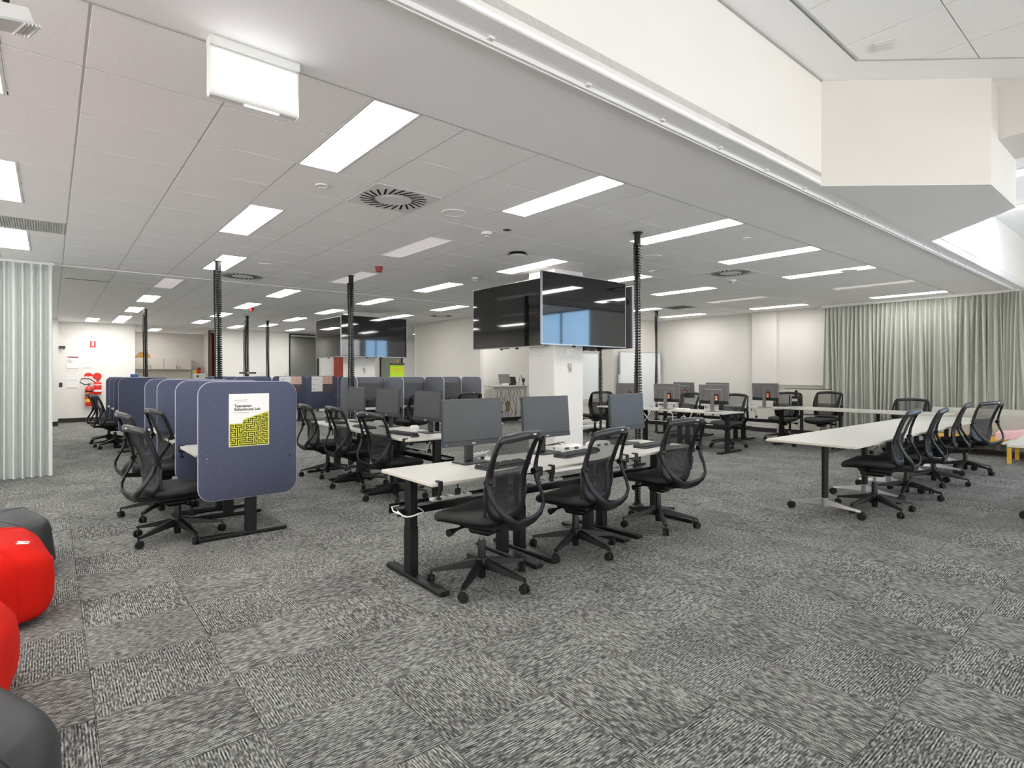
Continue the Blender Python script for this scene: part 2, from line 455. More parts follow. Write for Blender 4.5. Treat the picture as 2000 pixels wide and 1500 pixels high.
# ceiling light panels
lp_frame = MB()
for (a, b, c_, d_) in ((0, .3, 0, .016), (0, .3, 1.184, 1.2), (0, .016, .016, 1.184), (.284, .3, .016, 1.184)):
    lp_frame.bb(a, b, c_, d_, -.003, .02)
lp_frame_me = meshdata('light_frame', lp_frame, 'tee_white', 0)
lp_on = meshdata('diffuser', MB().bb(.016, .284, .016, 1.184, .0, .012), 'lamp_on', 0)
lp_dim = meshdata('diffuser_dim', MB().bb(.016, .284, .016, 1.184, .0, .012), 'lamp_dim', 0)
for (k, m_, x0, y0) in lights:
    off = (k, m_) in LIGHT_DIM
    if k > -9: lab = '%s ceiling light panel, %s row back from the bulkhead, %s from the left' % (
        'dim' if off else 'bright white', ORD[m_], ORD[k + 2])
    if k == -9: lab = {CX0 + CT: 'bright ceiling light washing the far left wall, left one', CX0 + CT * 2: 'bright ceiling light washing the far left wall, right one', CX0 + CT * 4: 'bright ceiling light inside the kitchen alcove', CX0 + CT * 11: 'ceiling light in the corridor beyond the black-framed doorway', CX0 + CT * 7: 'ceiling light washing the far middle wall, left one', CX0 + CT * 10: 'added ceiling light washing the far middle wall by the doorway', CX0 + CT * 15: 'added ceiling light brightening the standing desk recess'}[x0]
    t = thing('ceiling_light', lab, 'ceiling light', (x0, y0, ZC), 0, 'recessed ceiling light panels')
    o = bpy.data.objects.new('light_frame', lp_frame_me); link(o, t)
    o = bpy.data.objects.new('diffuser', lp_dim if off else lp_on); link(o, t)
# raised-area lights (beyond the cross beam, and unseen ones added for light)
for n, (x, y, w_, l_, lab) in enumerate((
        (8.35, .62, .3, 1.2, 'bright ceiling light panel on the raised ceiling just beyond the cross beam'),
        (10.1, .9, .3, 1.2, 'bright ceiling light panel on the raised ceiling farther beyond the cross beam'),
        (8.35, -2.4, .3, 1.2, 'added bright ceiling light panel on the raised ceiling near the windows'),
        (-2.4, -1.5, .3, 1.2, 'added bright ceiling light panel on the raised ceiling behind the camera, far left'))):
    t = thing('ceiling_light', lab, 'ceiling light', (x, y, ZR - .001), 0, 'light panels on the raised ceiling')
    o = bpy.data.objects.new('light_frame', lp_frame_me); link(o, t)
    o = bpy.data.objects.new('diffuser', lp_on); link(o, t)
# bulkhead faces of the raised area
struct('wall_bulkhead', MB().bb(XW, XE, 1.84, 1.94, ZC, ZR + .02), 'wall')
bay = [(4.63, 1.845), (5.61, .99), (6.57, .99), (7.52, 1.845)]
struct('wall_bay', MB().loft([[(x, y, ZC) for x, y in bay], [(x, y, ZR + .02) for x, y in bay]]), 'wall_warm', ang=20)
struct('wall_beam', MB().bb(5.84, 6.5, YS, .995, 3.24, ZR + .02), 'wall_warm')
obj('bay_soffit', MB().loft([[(x, y, ZC - .003) for x, y in bay], [(x, y, ZC + .001) for x, y in bay]]), 'plaster', bpy.data.objects['wall_bay'], ang=20)
# shadow-gap trims at the raised ceiling
struct('trim_3', MB().bb(XW, 4.63, 1.826, 1.84, ZR - .012, ZR + .01), 'grille')
# raised ceiling tiles
rc = bpy.data.objects['ceiling_raised']
field = [(-3.9, 1.55), (4.53, 1.55), (5.75, .48), (5.75, -4.2), (-3.9, -4.2)]
def clip(poly, x0, x1, y0, y1):
    for (ax, s_, lim) in ((0, 1, x0), (0, -1, x1), (1, 1, y0), (1, -1, y1)):
        out = []
        for a, b in zip(poly, poly[1:] + poly[:1]):
            fa, fb = s_ * (a[ax] - lim), s_ * (b[ax] - lim)
            if fa >= 0: out.append(a)
            if fa * fb < 0:
                t = fa / (fa - fb); out.append((a[0] + t * (b[0] - a[0]), a[1] + t * (b[1] - a[1])))
        poly = out
        if len(poly) < 3: return []
    return poly
def area(p): return abs(sum(a[0] * b[1] - b[0] * a[1] for a, b in zip(p, p[1:] + p[:1]))) / 2
for i in range(-14, 3):
    for j in range(-9, 2):
        x0, y0 = 4.27 + .6 * i, .98 + .6 * j
        p = clip(field, x0 + .004, x0 + .596, y0 + .004, y0 + .596)
        if p and area(p) > .004:
            p2 = [(x, y) for x, y in p]
            obj('ceiling_tile', MB().loft([[(x, y, ZR - .004) for x, y in p2], [(x, y, ZR + .013) for x, y in p2]]), 'ceil_tile', rc, ang=0)
# plaster margin round that field, a hair lower than the tile joints
mb = MB()
for poly in ([(-4.1, 1.84), (4.63, 1.84), (4.55, 1.57), (-4.1, 1.57)], [(4.63, 1.84), (5.84, .79), (5.84, .42), (4.55, 1.57)]):
    mb.loft([[(x, y, ZR) for x, y in poly], [(x, y, ZR + .013) for x, y in poly]])
obj('plaster_border', mb, 'plaster', rc, ang=0)
obj('field_trim', MB().loft([[(-3.9, 1.55, ZR - .006), (4.535, 1.55, ZR - .006), (5.75, .485, ZR - .006), (5.75, .47, ZR - .006), (4.53, 1.535, ZR - .006), (-3.9, 1.535, ZR - .006)],
    [(-3.9, 1.55, ZR + .013), (4.535, 1.55, ZR + .013), (5.75, .485, ZR + .013), (5.75, .47, ZR + .013), (4.53, 1.535, ZR + .013), (-3.9, 1.535, ZR + .013)]]), 'tee', rc, ang=0)
t = thing('motion_sensor', 'small flat white sensor on the raised ceiling near its corner', 'sensor', (4.46, 1.36, ZR - .004), radians(20))
obj('plate', MB().box((0, 0, -.004), (.13, .13, .008), .003), 'white_plastic', t); obj('lens', MB().box((-.01, 0, -.012), (.09, .11, .01), .004), 'white_plastic', t)

# walls
struct('wall_east', MB().bb(XE, XE + .1, -1.5, 9.6, 0, ZR).bb(XE, XE + .1, YS, -4.2, 0, ZR).bb(XE, XE + .1, -4.2, -1.5, 0, .4).bb(XE, XE + .1, -4.2, -1.5, 3.45, ZR), 'wall_warm')
we = struct('window_unseen_15', MB().bb(XE + .02, XE + .08, -4.2, -4.14, .4, 3.45).bb(XE + .02, XE + .08, -1.56, -1.5, .4, 3.45).bb(XE + .02, XE + .08, -2.87, -2.83, .4, 3.45).bb(XE + .02, XE + .08, -4.14, -1.56, .4, .46).bb(XE + .02, XE + .08, -4.14, -1.56, 3.39, 3.45), 'dark_grille')
obj('pane', MB().bb(XE + .045, XE + .055, -4.16, -1.54, .44, 3.41), 'blue_pane', we)
struct('wall_pilaster', MB().bb(XE - .12, XE, 6.13, 6.72, 0, ZC), 'wall_warm')
struct('wall_curtain_side', MB().bb(XW, -1.5, 9.8, 9.9, 0, ZC), 'wall')
struct('wall_left', MB().bb(-1.6, -1.5, 9.9, 18.9, 0, ZC).bb(-1.6, .15, 18.9, 19.0, 0, ZC).bb(.05, .15, 19.0, 20.2, 0, ZC), 'wall')
struct('wall_end_left', MB().bb(.15, 1.95, 20.1, 20.2, 0, ZC), 'wall')
struct('wall_alcove_left', MB().bb(1.85, 1.95, 20.2, 23.2, 0, ZC), 'wall')
struct('wall_alcove_back', MB().bb(1.85, 4.5, 23.2, 23.3, 0, ZC), 'wall_warm')
struct('wall_alcove_right', MB().bb(4.35, 4.45, 20.4, 23.2, 0, ZC), 'wall')
struct('wall_end_middle', MB().bb(4.15, 6.52, 20.3, 20.4, 0, ZC), 'wall')
struct('wall_end_right', MB().bb(7.52, 10.0, 20.3, 20.4, 0, ZC).bb(10.95, XE, 20.3, 20.4, 0, ZC).bb(6.52, 7.52, 20.3, 20.4, 2.72, ZC), 'wall')
struct('wall_sky_block', MB().bb(XW - .1, XE + .2, 23.3, 23.4, 0, ZC).bb(XW - .1, XW, 9.9, 23.3, 0, ZC).bb(XE + .1, XE + .2, 9.6, 23.3, 0, ZC), 'wall')  # unseen shell added to keep blue sky light out of the corridor
struct('wall_corridor', MB().bb(5.8, 12, 22.6, 22.7, 0, ZC), 'corridor')
struct('wall_right_far', MB().bb(8.3, 8.4, 11.33, 14.5, 0, ZC), 'wall_warm')
struct('wall_recess', MB().bb(8.4, 11.3, 12.7, 12.8, 0, ZC), 'wall')
struct('wall_right_inner', MB().bb(11.2, 11.3, 9.6, 12.7, 0, ZC), 'wall_warm')
struct('wall_right_cross', MB().bb(11.2, XE, 9.5, 9.6, 0, ZC), 'wall_warm')
struct('wall_far_east', MB().bb(XE, XE + .1, 14.4, 20.4, 0, ZC).bb(8.3, XE, 14.5, 14.6, 0, ZC), 'wall')
sw = MB().bb(XW, -3.4, YS - .1, YS, 0, ZR).bb(-3.4, XE, YS - .1, YS, 0, .35).bb(-3.4, XE, YS - .1, YS, 3.35, ZR)
struct('wall_south', sw, 'wall')
def window_unseen(n, horiz, a0, a1, z0, z1):
    def B(mb, p, q, r, s_, inset=0):
        return mb.bb(p, q, YS - .1 + inset, YS - inset, r, s_) if horiz else mb.bb(XW - .1 + inset, XW - inset, p, q, r, s_)
    m_ = MB()
    for (p_, q_, r_, s_) in ((a0, a0 + .06, z0, z1), (a1 - .06, a1, z0, z1), (a0 + .06, a1 - .06, z0, z0 + .06), (a0 + .06, a1 - .06, z1 - .06, z1), (a0 + .06, a1 - .06, z1 - 1.05, z1 - 1.0)): B(m_, p_, q_, r_, s_)
    w_ = struct('window_unseen_%d' % n, m_, 'dark_grille')
    obj('pane', B(MB(), a0 + .05, a1 - .05, z0 + .05, z1 - .05, .045), 'warm_filter_pane', w_)
for n in range(8): window_unseen(n + 1, True, -3.4 + n * 2.0625, -3.4 + (n + 1) * 2.0625, .35, 3.35)  # unseen full-width glazing, added to light the bulkhead and ceiling
struct('wall_west', MB().bb(XW - .1, XW, YS, -4.0, 0, ZR).bb(XW - .1, XW, -4.0, 9.0, 0, .35).bb(XW - .1, XW, 9.0, 9.9, 0, ZR).bb(XW - .1, XW, -4.0, 9.0, 2.75, ZR), 'wall')
for n in range(6): window_unseen(n + 9, False, -4.0 + n * 13 / 6, -4.0 + (n + 1) * 13 / 6, .35, 2.75)  # unseen west row, added so daylight brightens the low ceiling
# dark skirtings
struct('baseboard_end_left', MB().bb(.15, 1.95, 20.085, 20.1, 0, .12), 'skirting')
struct('baseboard_left', MB().bb(-1.5, .15, 18.885, 18.9, 0, .12), 'skirting')
struct('baseboard_end_middle', MB().bb(4.15, 6.5, 20.285, 20.3, 0, .12), 'skirting')
struct('baseboard_east', MB().bb(XE - .015, XE, 5, 6.13, 0, .1).bb(XE - .015, XE, 6.72, 9.5, 0, .1).bb(XE - .135, XE - .12, 6.12, 6.73, 0, .1), 'skirting')
struct('baseboard_cross', MB().bb(11.2, XE - .02, 9.485, 9.5, 0, .1), 'skirting')
struct('baseboard_recess', MB().bb(8.4, 11.2, 12.685, 12.7, 0, .1), 'skirting')
# doors at the far end
def door_frame(mb, x0, x1, y, z1, w=.05): return mb.bb(x0, x0 + w, y - .04, y + .06, 0, z1).bb(x1 - w, x1, y - .04, y + .06, 0, z1).bb(x0, x1, y - .04, y + .06, z1 - w, z1)
struct('door_1', door_frame(MB(), 6.5, 7.56, 20.3, 2.79, .045), 'skirting')
d2 = struct('door_2', door_frame(MB(), 8.05, 8.9, 20.27, 2.6), 'off_white')
obj('door_leaf', MB().bb(8.1, 8.85, 20.22, 20.27, .01, 2.55, .004), 'rust_door', d2)
d3 = struct('door_3', door_frame(MB(), 9.98, 10.97, 20.3, 2.6, .05), 'skirting')
obj('door_leaf', MB().bb(10.03, 10.92, 20.31, 20.35, .01, 2.55), 'glass_green', d3)
d4 = struct('door_4', MB().bb(3.95, 4.0, 20.25, 20.33, 0, 2.74).bb(3.95, 4.2, 20.25, 20.33, 2.74, 2.78), 'skirting')
M = Matrix.Rotation(radians(64), 3, 'Z')
obj('door_leaf', MB().box((.45, 0, 1.37), (.9, .04, 2.72), .004).move((4.0, 20.34, 0), M), 'brown_door', d4)
t = thing('door_closer', 'small dark door closer at the left end of the far wall', 'door closer', (.25, 20.08, 2.06))
obj('case', MB().box((0, 0, .05), (.14, .06, .07), .008), 'dark_grille', t); obj('arm', MB().box((-.02, -.02, -.04), (.02, .02, .12), .004), 'grille', t)
t = thing('wall_socket', 'small black plate low at the left end of the far wall', 'socket', (.22, 20.095, 1.0))
obj('plate', MB().box((0, 0, .06), (.07, .02, .12), .004), 'skirting', t); obj('rocker', MB().box((0, -.012, .06), (.03, .006, .05), .002), 'dark_grille', t)

# ------------------------------------------------------------------ mesh-back task chair (faces local +Y, origin on the floor)
def interp(tab, x):
    for (a, ya), (b, yb) in zip(tab, tab[1:]):
        if x <= b:
            t = (x - a) / (b - a); t = max(0, min(1, t)); t = t * t * (3 - 2 * t) * .5 + t * .5; return ya + (yb - ya) * t
    return tab[-1][1]
BACKY = [(.45, -.225), (.52, -.218), (.60, -.215), (.68, -.228), (.78, -.262), (.88, -.305), (.97, -.352)]
BACKW = [(.45, .02), (.458, .10), (.475, .14), (.51, .17), (.57, .19), (.66, .20), (.78, .21), (.90, .222), (.945, .224), (.965, .208)]
def back_pt(x, z): return (x, interp(BACKY, z) + .55 * x * x * 1.6, z)
def make_chair():
    t = thing('task_chair', 'proto', 'chair')
    # seat cushion
    def ring(sc, z, nose=1.0):
        r = []
        for k in range(28):
            a = 2 * pi * k / 28; c_, s_ = cos(a), sin(a)
            x = .262 * sc * math.copysign(abs(c_) ** .62, c_); y = .025 + .252 * sc * math.copysign(abs(s_) ** .62, s_)
            dz = -.035 * max(0, (y - .08) / .17) ** 2 * nose + .012 * (x / .24) ** 2
            r.append((x, y, z + dz))
        return r
    obj('seat', MB().loft([ring(.86, .412), ring(.97, .418), ring(1.0, .436), ring(.985, .455), ring(.93, .468), ring(.8, .474), ring(.5, .472), ring(.15, .470)]), 'seat_fabric', t, ang=60)
    obj('seat_shell', MB().loft([ring(.5, .378, .3), ring(.8, .39, .6), ring(.93, .405), ring(.95, .416)]), 'black_plastic', t, ang=60)
    # woven back, two layers in the lumbar zone
    rows = []
    for i in range(19):
        z = .462 + (.955 - .462) * i / 18; w_ = interp(BACKW, z) - .006
        rows.append([back_pt(-w_ + 2 * w_ * k / 10, z) for k in range(11)])
    obj('back_mesh', MB().sheet(rows), 'mesh_fabric', t, ang=80)
    rows = []
    for i in range(9):
        z = .485 + (.75 - .485) * i / 8; w_ = interp(BACKW, z) - .02
        rows.append([(p[0], p[1] + .018, p[2]) for p in [back_pt(-w_ + 2 * w_ * k / 8, z) for k in range(9)]])
    obj('lumbar_pad', MB().sheet(rows), 'lumbar_fabric', t, ang=80)
    # inner frame loop
    L = []
    zs = [.955, .93, .88, .82, .76, .70, .64, .58, .53, .495, .47, .458]
    for z in zs: L.append(back_pt(interp(BACKW, z), z))
    L.append(back_pt(0, .452))
    for z in reversed(zs): L.append(back_pt(-interp(BACKW, z), z))
    L = [(x, y - .004, z) for x, y, z in L]
    n = len(L); ra = [.022 + .018 * min(1, 1.7 * (1 - abs(2 * i / (n - 1) - 1))) for i in range(n)]
    obj('back_frame', MB().tube(L, ra, .011, n=10, up=(0, 1, 0)), 'frame_plastic', t, ang=60)
    # top rail
    R = [(x, interp(BACKY, .962) + .88 * x * x - .008, .968 - .35 * x * x - (.03 if abs(x) > .235 else 0)) for x in (-.243, -.225, -.185, -.12, -.06, 0, .06, .12, .185, .225, .243)]
    obj('top_rail', MB().tube(R, [.010, .016, .019, .02, .021, .021, .021, .02, .019, .016, .010], [.018, .024, .027, .027, .027, .027, .027, .027, .027, .024, .018], n=10, power=2.6), 'rail_lit_plastic', t, ang=60)
    obj('badge', MB().box((.045, interp(BACKY, .962) - .030, .970), (.032, .004, .008), .001), 'white_print', t)
    # outer frame: thin straps from the rail to the pivots, then a broad cradle sweeping under the back
    h = [(.246, -.318, .945), (.264, -.285, .87), (.272, -.255, .78), (.272, -.243, .70), (.268, -.265, .63), (.254, -.305, .56), (.222, -.338, .50), (.17, -.348, .455), (.11, -.338, .425), (.04, -.325, .412)]
    path = h + [(-x, y, z) for x, y, z in reversed(h)]
    rA = [.013, .013, .016, .022, .024, .024, .026, .029, .032, .036]; rB = [.014, .012, .012, .016, .013, .011, .011, .011, .012, .013]
    obj('outer_frame', MB().tube(path, rA + rA[::-1], rB + rB[::-1], n=10, up=(0, 1, .3)), 'frame_plastic', t, ang=60)
    for s_ in (-1, 1):
        obj('pivot', MB().cyl((s_ * .245, -.245, .70), (s_ * .284, -.245, .70), .022, n=16), 'frame_plastic', t)
        obj('side_strut', MB().tube([(s_ * .228, -.19, .655), (s_ * .236, -.195, .58), (s_ * .222, -.19, .51), (s_ * .18, -.155, .455), (s_ * .13, -.09, .41)], [.010, .012, .014, .015, .014], [.006] * 5, n=8, up=(0, 1, .2)), 'rail_lit_plastic', t, ang=60)
    obj('back_stem', MB().loft([[(x * .11, -.335 + .0 * y, .412 + y * .018) for x, y in ((-1, -1), (1, -1), (1, 1), (-1, 1))],
        [(x * .09, -.20, .398 + y * .022) for x, y in ((-1, -1), (1, -1), (1, 1), (-1, 1))], [(x * .08, -.05, .385 + y * .025) for x, y in ((-1, -1), (1, -1), (1, 1), (-1, 1))]]), 'black_plastic', t)
    obj('mechanism', MB().box((0, -.02, .372), (.20, .30, .055), .02).box((0, -.01, .335), (.12, .18, .06), .02), 'black_plastic', t)
    lv = obj('lever', MB().tube([(-.10, .03, .375), (-.2, .035, .372), (-.235, .035, .370)], [.008, .009, .012], n=8), 'black_plastic', t, ang=60)
    obj('knob', MB().tube([(-.232, .035, .370), (-.262, .036, .368), (-.292, .037, .366)], [.013, .02, .024], n=14), 'black_plastic', lv, ang=50)
    obj('gas_lift', MB().lathe([(.014, .24), (.014, .34)], 14), 'chrome', t, ang=50)
    obj('lift_sleeve', MB().lathe([(.027, .13), (.026, .275), (.022, .285)], 16), 'black_plastic', t, ang=40)
    obj('base_hub', MB().lathe([(.024, .035), (.026, .04), (.028, .10), (.042, .108), (.046, .155), (.034, .172)], 20), 'black_plastic', t, ang=40)
    for k in range(5):
        a = radians(90 + 72 * k); ca, sa = cos(a), sin(a)
        def sec(r, hw, z0, z1): return [(r * ca - q * hw * sa, r * sa + q * hw * ca, z) for q, z in ((-1, z0), (1, z0), (.72, z1), (-.72, z1))]
        lg = obj('base_leg', MB().loft([sec(.03, .028, .105, .162), sec(.12, .024, .100, .144), sec(.24, .019, .086, .115), sec(.338, .016, .076, .094)]), 'frame_plastic', t, ang=30)
        M = Matrix.Rotation(a + radians(35 + 47 * k), 3, 'Z')
        cb = MB()
        for s_ in (-1, 1): cb.lathe([(.006, -.009), (.026, -.009), (.0295, -.005), (.0295, .005), (.026, .009), (.006, .009)], 16, (0, s_ * .0145, .0298), Matrix.Rotation(pi / 2, 3, 'X'))
        cb.box((0, 0, .043), (.03, .008, .04), .003); cb.lathe([(.006, .05), (.006, .085)], 8, (-.008, 0, 0))
        cb.move((.334 * ca, .334 * sa, 0), M)
        obj('caster', cb, 'rubber', lg, ang=40)
    return freeze(t)
CHAIR_STAY = ('lift_sleeve', 'base_hub', 'base_leg')

# ------------------------------------------------------------------ sit-stand desk (user side is local -Y, origin on the floor)
def make_desk(clamps=True, w=.95, d=.67, ht=.70):
    t = thing('sit_stand_desk', 'proto', 'desk')
    tp = obj('tabletop', MB().box((0, 0, ht - .0115), (w - .006, d, .023), .004), 'white_top', t)
    obj('edge_band', MB().box((0, 0, ht - .0135), (w - .0045, d + .0015, .014), .0), 'edge_band', tp)
    for s_ in (-1, 1):
        x = s_ * (w / 2 - .085)
        obj('leg', MB().box((x, .065, .36), (.058, .078, .655), .003).box((x, .065, .19), (.064, .084, .32), .003), 'black_metal', t)
        obj('foot', MB().box((x, 0, .018), (.075, .72, .03), .008), 'black_metal', t)
        obj('top_arm', MB().box((x, 0, ht - .036), (.05, d - .1, .024), .003), 'black_metal', t)
    obj('cable_tray', MB().bb(-w / 2 + .01, w / 2 - .01, .115, .235, .452, .458).bb(-w / 2 + .01, w / 2 - .01, .112, .118, .41, .458).bb(-w / 2 + .01, w / 2 - .01, .232, .238, .41, .475), 'black_metal', t)
    if clamps:
        for s_ in (-1, 1):
            x = s_ * (w / 2 - .06)
            obj('clamp', MB().box((x, -d / 2 + .012, ht + .006), (.03, .05, .008), .003).box((x, -d / 2 - .008, ht - .022), (.032, .012, .062), .004)
                .box((x, -d / 2 + .012, ht - .05), (.03, .05, .008), .003).cyl((x, -d / 2 + .012, ht - .095), (x, -d / 2 + .012, ht - .05), .007, n=10)
                .lathe([(.016, 0), (.017, .012)], 10, (x, -d / 2 + .012, ht - .107)), 'black_plastic', t)
        pb = obj('power_board', MB().box((.0, .175, .47), (.34, .06, .024), .006), 'white_plastic', t)
        for k in range(4):
            obj('socket', MB().box((-.12 + .08 * k, .175, .483), (.032, .03, .003), .001), 'black_plastic', pb)
        obj('power_plug', MB().box((.06, .175, .505), (.04, .03, .045), .006).tube([(.06, .175, .52), (.06, .175, .56), (.07, .20, .60), (.06, .24, .66)], .005, n=6), 'black_plastic', t)
    return freeze(t)

# ------------------------------------------------------------------ monitor (screen faces local -Y, origin on the desk top)
def make_monitor(back_style=False):
    t = thing('monitor', 'proto', 'monitor')
    W, H, z0 = .545, .345, .135
    zc = z0 + H / 2
    tilt = Matrix.Rotation(radians(-4), 3, 'X')
    def T(mb): return mb.move((0, 0, -zc)).move((0, 0, zc), tilt)
    hs = obj('housing', T(MB().box((0, .012, zc), (W, .026, H), .005).box((0, .032, zc - .01), (W * .62, .03, H * .62), .012)), 'monitor_back' if back_style else 'monitor_body', t)
    obj('screen', T(MB().box((0, -.0015, zc + .016), (W - .016, .003, H - .048), .0008)), 'screen_matte', t)
    obj('chin', T(MB().box((0, -.001, z0 + .0165), (W - .001, .004, .031), .001)), 'monitor_chin', t)
    lg = text_mb('DELL', .016); lg.move((-.02, 0, 0)).move((0, -.0035, z0 + .010), RX90)
    obj('logo', T(lg), 'white_print', t, ang=0)
    obj('energy_sticker', T(MB().box((-W / 2 + .025, -.0035, z0 + .016), (.016, .001, .016))), 'blue_sign', t)
    sm = 'monitor_back' if back_style else 'monitor_body'
    obj('stand_column', MB().box((0, .058, .18), (.07, .028, .34), .006).box((0, .04, .25), (.09, .03, .09), .006), sm, t)
    obj('stand_base', MB().loft([[(x, y + .03, 0) for x, y in rrect(.24, .19, .02, 3)], [(x, y + .03, .008) for x, y in rrect(.24, .19, .02, 3)], [(x * .96, y * .96 + .03, .012) for x, y in rrect(.24, .19, .02, 3)]]), sm, t)
    if back_style:
        obj('lower_back', T(MB().box((0, .0265, z0 + .032), (W - .004, .004, .062), .001)), 'monitor_body', t)
        obj('dock', MB().box((-.085, .07, .235), (.05, .03, .15), .006), 'black_plastic', t)
        st = obj('asset_sticker', MB().box((-.085, .0865, .245), (.045, .003, .085), .012), 'orange', t)
        obj('sticker_text', MB().box((-.085, .0885, .222), (.028, .001, .014)).box((-.085, .0885, .262), (.028, .001, .006)), 'white_print', st)
        obj('round_mark', MB().tube([(.012 * cos(a * pi / 6) , .0255, z0 + H * .80 + .012 * sin(a * pi / 6)) for a in range(12)], .0016, n=5, closed=True, up=(0, 1, 0)), 'monitor_body', t)
    return freeze(t)

def make_keyboard():
    t = thing('keyboard', 'proto', 'keyboard')
    obj('case', MB().loft([[(x, y, 0) for x, y in rrect(.44, .135, .012, 3)], [(x, y, .012 + (y + .067) * .05) for x, y in rrect(.44, .135, .012, 3)], [(x * .985, y * .96, .016 + (y + .067) * .05) for x, y in rrect(.44, .135, .012, 3)]]), 'monitor_body', t)
    kb = MB()
    for r in range(6):
        y = .05 - r * .0195
        for k in range(21):
            if r == 0 and k in (1, 6, 11, 16): continue
            x = -.205 + k * .0204
            if 15.2 < k < 16 : continue
            kb.box((x, y, .0205 + (y + .067) * .05), (.0165, .0155, .006), .0015)
    o = obj('keys', kb, 'key', t, ang=0); o['kind'] = 'stuff'
    return freeze(t)
def make_mouse():
    t = thing('mouse', 'proto', 'mouse')
    def r(s_, z): return [(.031 * s_ * cos(a), .055 * s_ * sin(a), z) for a in [2 * pi * k / 20 for k in range(20)]]
    obj('shell', MB().loft([r(.95, 0), r(1, .008), r(.93, .02), r(.72, .03), r(.35, .035), r(.05, .036)]), 'black_plastic', t, ang=60)
    obj('wheel', MB().cyl((-.004, .03, .032), (.004, .03, .032), .008, n=12), 'rubber', t)
    return freeze(t)
def make_dock():
    t = thing('power_module', 'proto', 'power module')
    obj('body', MB().loft([[(x, y, 0) for x, y in rrect(.24, .11, .02, 4)], [(x, y, .03) for x, y in rrect(.24, .11, .02, 4)], [(x * .9, y * .7, .045) for x, y in rrect(.24, .11, .02, 4)]]), 'white_plastic', t)
    obj('sockets', MB().box((-.05, -.056, .018), (.045, .003, .02), .001).box((.05, -.056, .018), (.045, .003, .02), .001), 'dark_grille', t)
    obj('lead', MB().tube([(.11, .03, .015), (.17, .06, .02), (.2, .1, .01), (.17, .16, .0), (.1, .19, -.08), (.1, .2, -.2)], .005, n=6), 'cable_white', t, ang=60)
    return freeze(t)

# ------------------------------------------------------------------ cable spine from floor to ceiling
def make_spine(z0=.02):
    t = thing('cable_spine', 'proto', 'cable spine')
    ch = MB(); p = .0285; n = int((ZC - .12 - z0) / p)
    for k in range(n):
        z = z0 + .02 + k * p; tw = .25 * sin(k * .12) + .5
        M = Matrix.Rotation(tw, 3, 'Z'); b = MB()
        b.box((0, 0, 0), (.086, .06, .010), .003)                     # vertebra plate
        b.box((0, 0, p / 2), (.012, .03, p), 0)                       # core
        for s_ in (-1, 1): b.box((s_ * .036, .014, p / 2), (.012, .016, p * .9), 0).box((s_ * .018, -.024, p * .3), (.03, .006, .012), 0)
        ch.add([tuple(M @ Vector(v) + Vector((.006 * sin(k * .05), 0, z))) for v in b.v], b.f)
    o = obj('vertebrae', ch, 'black_plastic', t, ang=0); o['kind'] = 'stuff'
    obj('ceiling_cup', MB().lathe([(.036, ZC - .14), (.036, ZC - .012), (.05, ZC - .01), (.05, ZC - .001)], 18), 'black_plastic', t, ang=40)
    obj('floor_foot', MB().lathe([(.06, .001), (.06, .012), (.04, .03)], 18), 'black_plastic', t, ang=40)
    cb = MB()
    for q in range(3):
        cb.tube([(.02 * cos(q * 2.1) + .008 * sin(z * 5 + q), .018 * sin(q * 2.1) + .008 * cos(z * 4 + q), z) for z in [z0 + .05 + i * .135 for i in range(20)]], .004, n=5)
    obj('cables', cb, 'cable_white', t, ang=60)
    return freeze(t)

# ------------------------------------------------------------------ felt divider panel: rounded slab in the local XZ plane, x 0..w, bottom z0
def make_divider(w=.76, z0=.345, z1=1.30, r=.105, material='felt'):
    t = thing('desk_divider', 'proto', 'divider')
    h = z1 - z0; cx, cz = w / 2, (z0 + z1) / 2
    f = lambda a, b, q: (cx + a, q, cz + b)
    P = rrect(w, h, r, 8); P2 = rrect(w - .006, h - .006, r - .003, 8)
    obj('felt_panel', MB().loft([[f(a, b, -.013) for a, b in P2], [f(a, b, -.010) for a, b in P], [f(a, b, .010) for a, b in P], [f(a, b, .013) for a, b in P2]]), material, t, ang=50)
    edge = [f(a, b, 0) for a, b in rrect(w + .002, h + .002, r, 8)]
    obj('edge_trim', MB().tube(edge, .0035, .0105, n=6, closed=True, up=(0, 1, 0)), 'felt_edge', t, ang=60)
    for x in (.06, w - .055):
        for z in (.66, .69):
            obj('fixing', MB().cyl((x, -.017, z), (x, -.008, z), .008, n=10), 'chrome', t)
    return freeze(t)

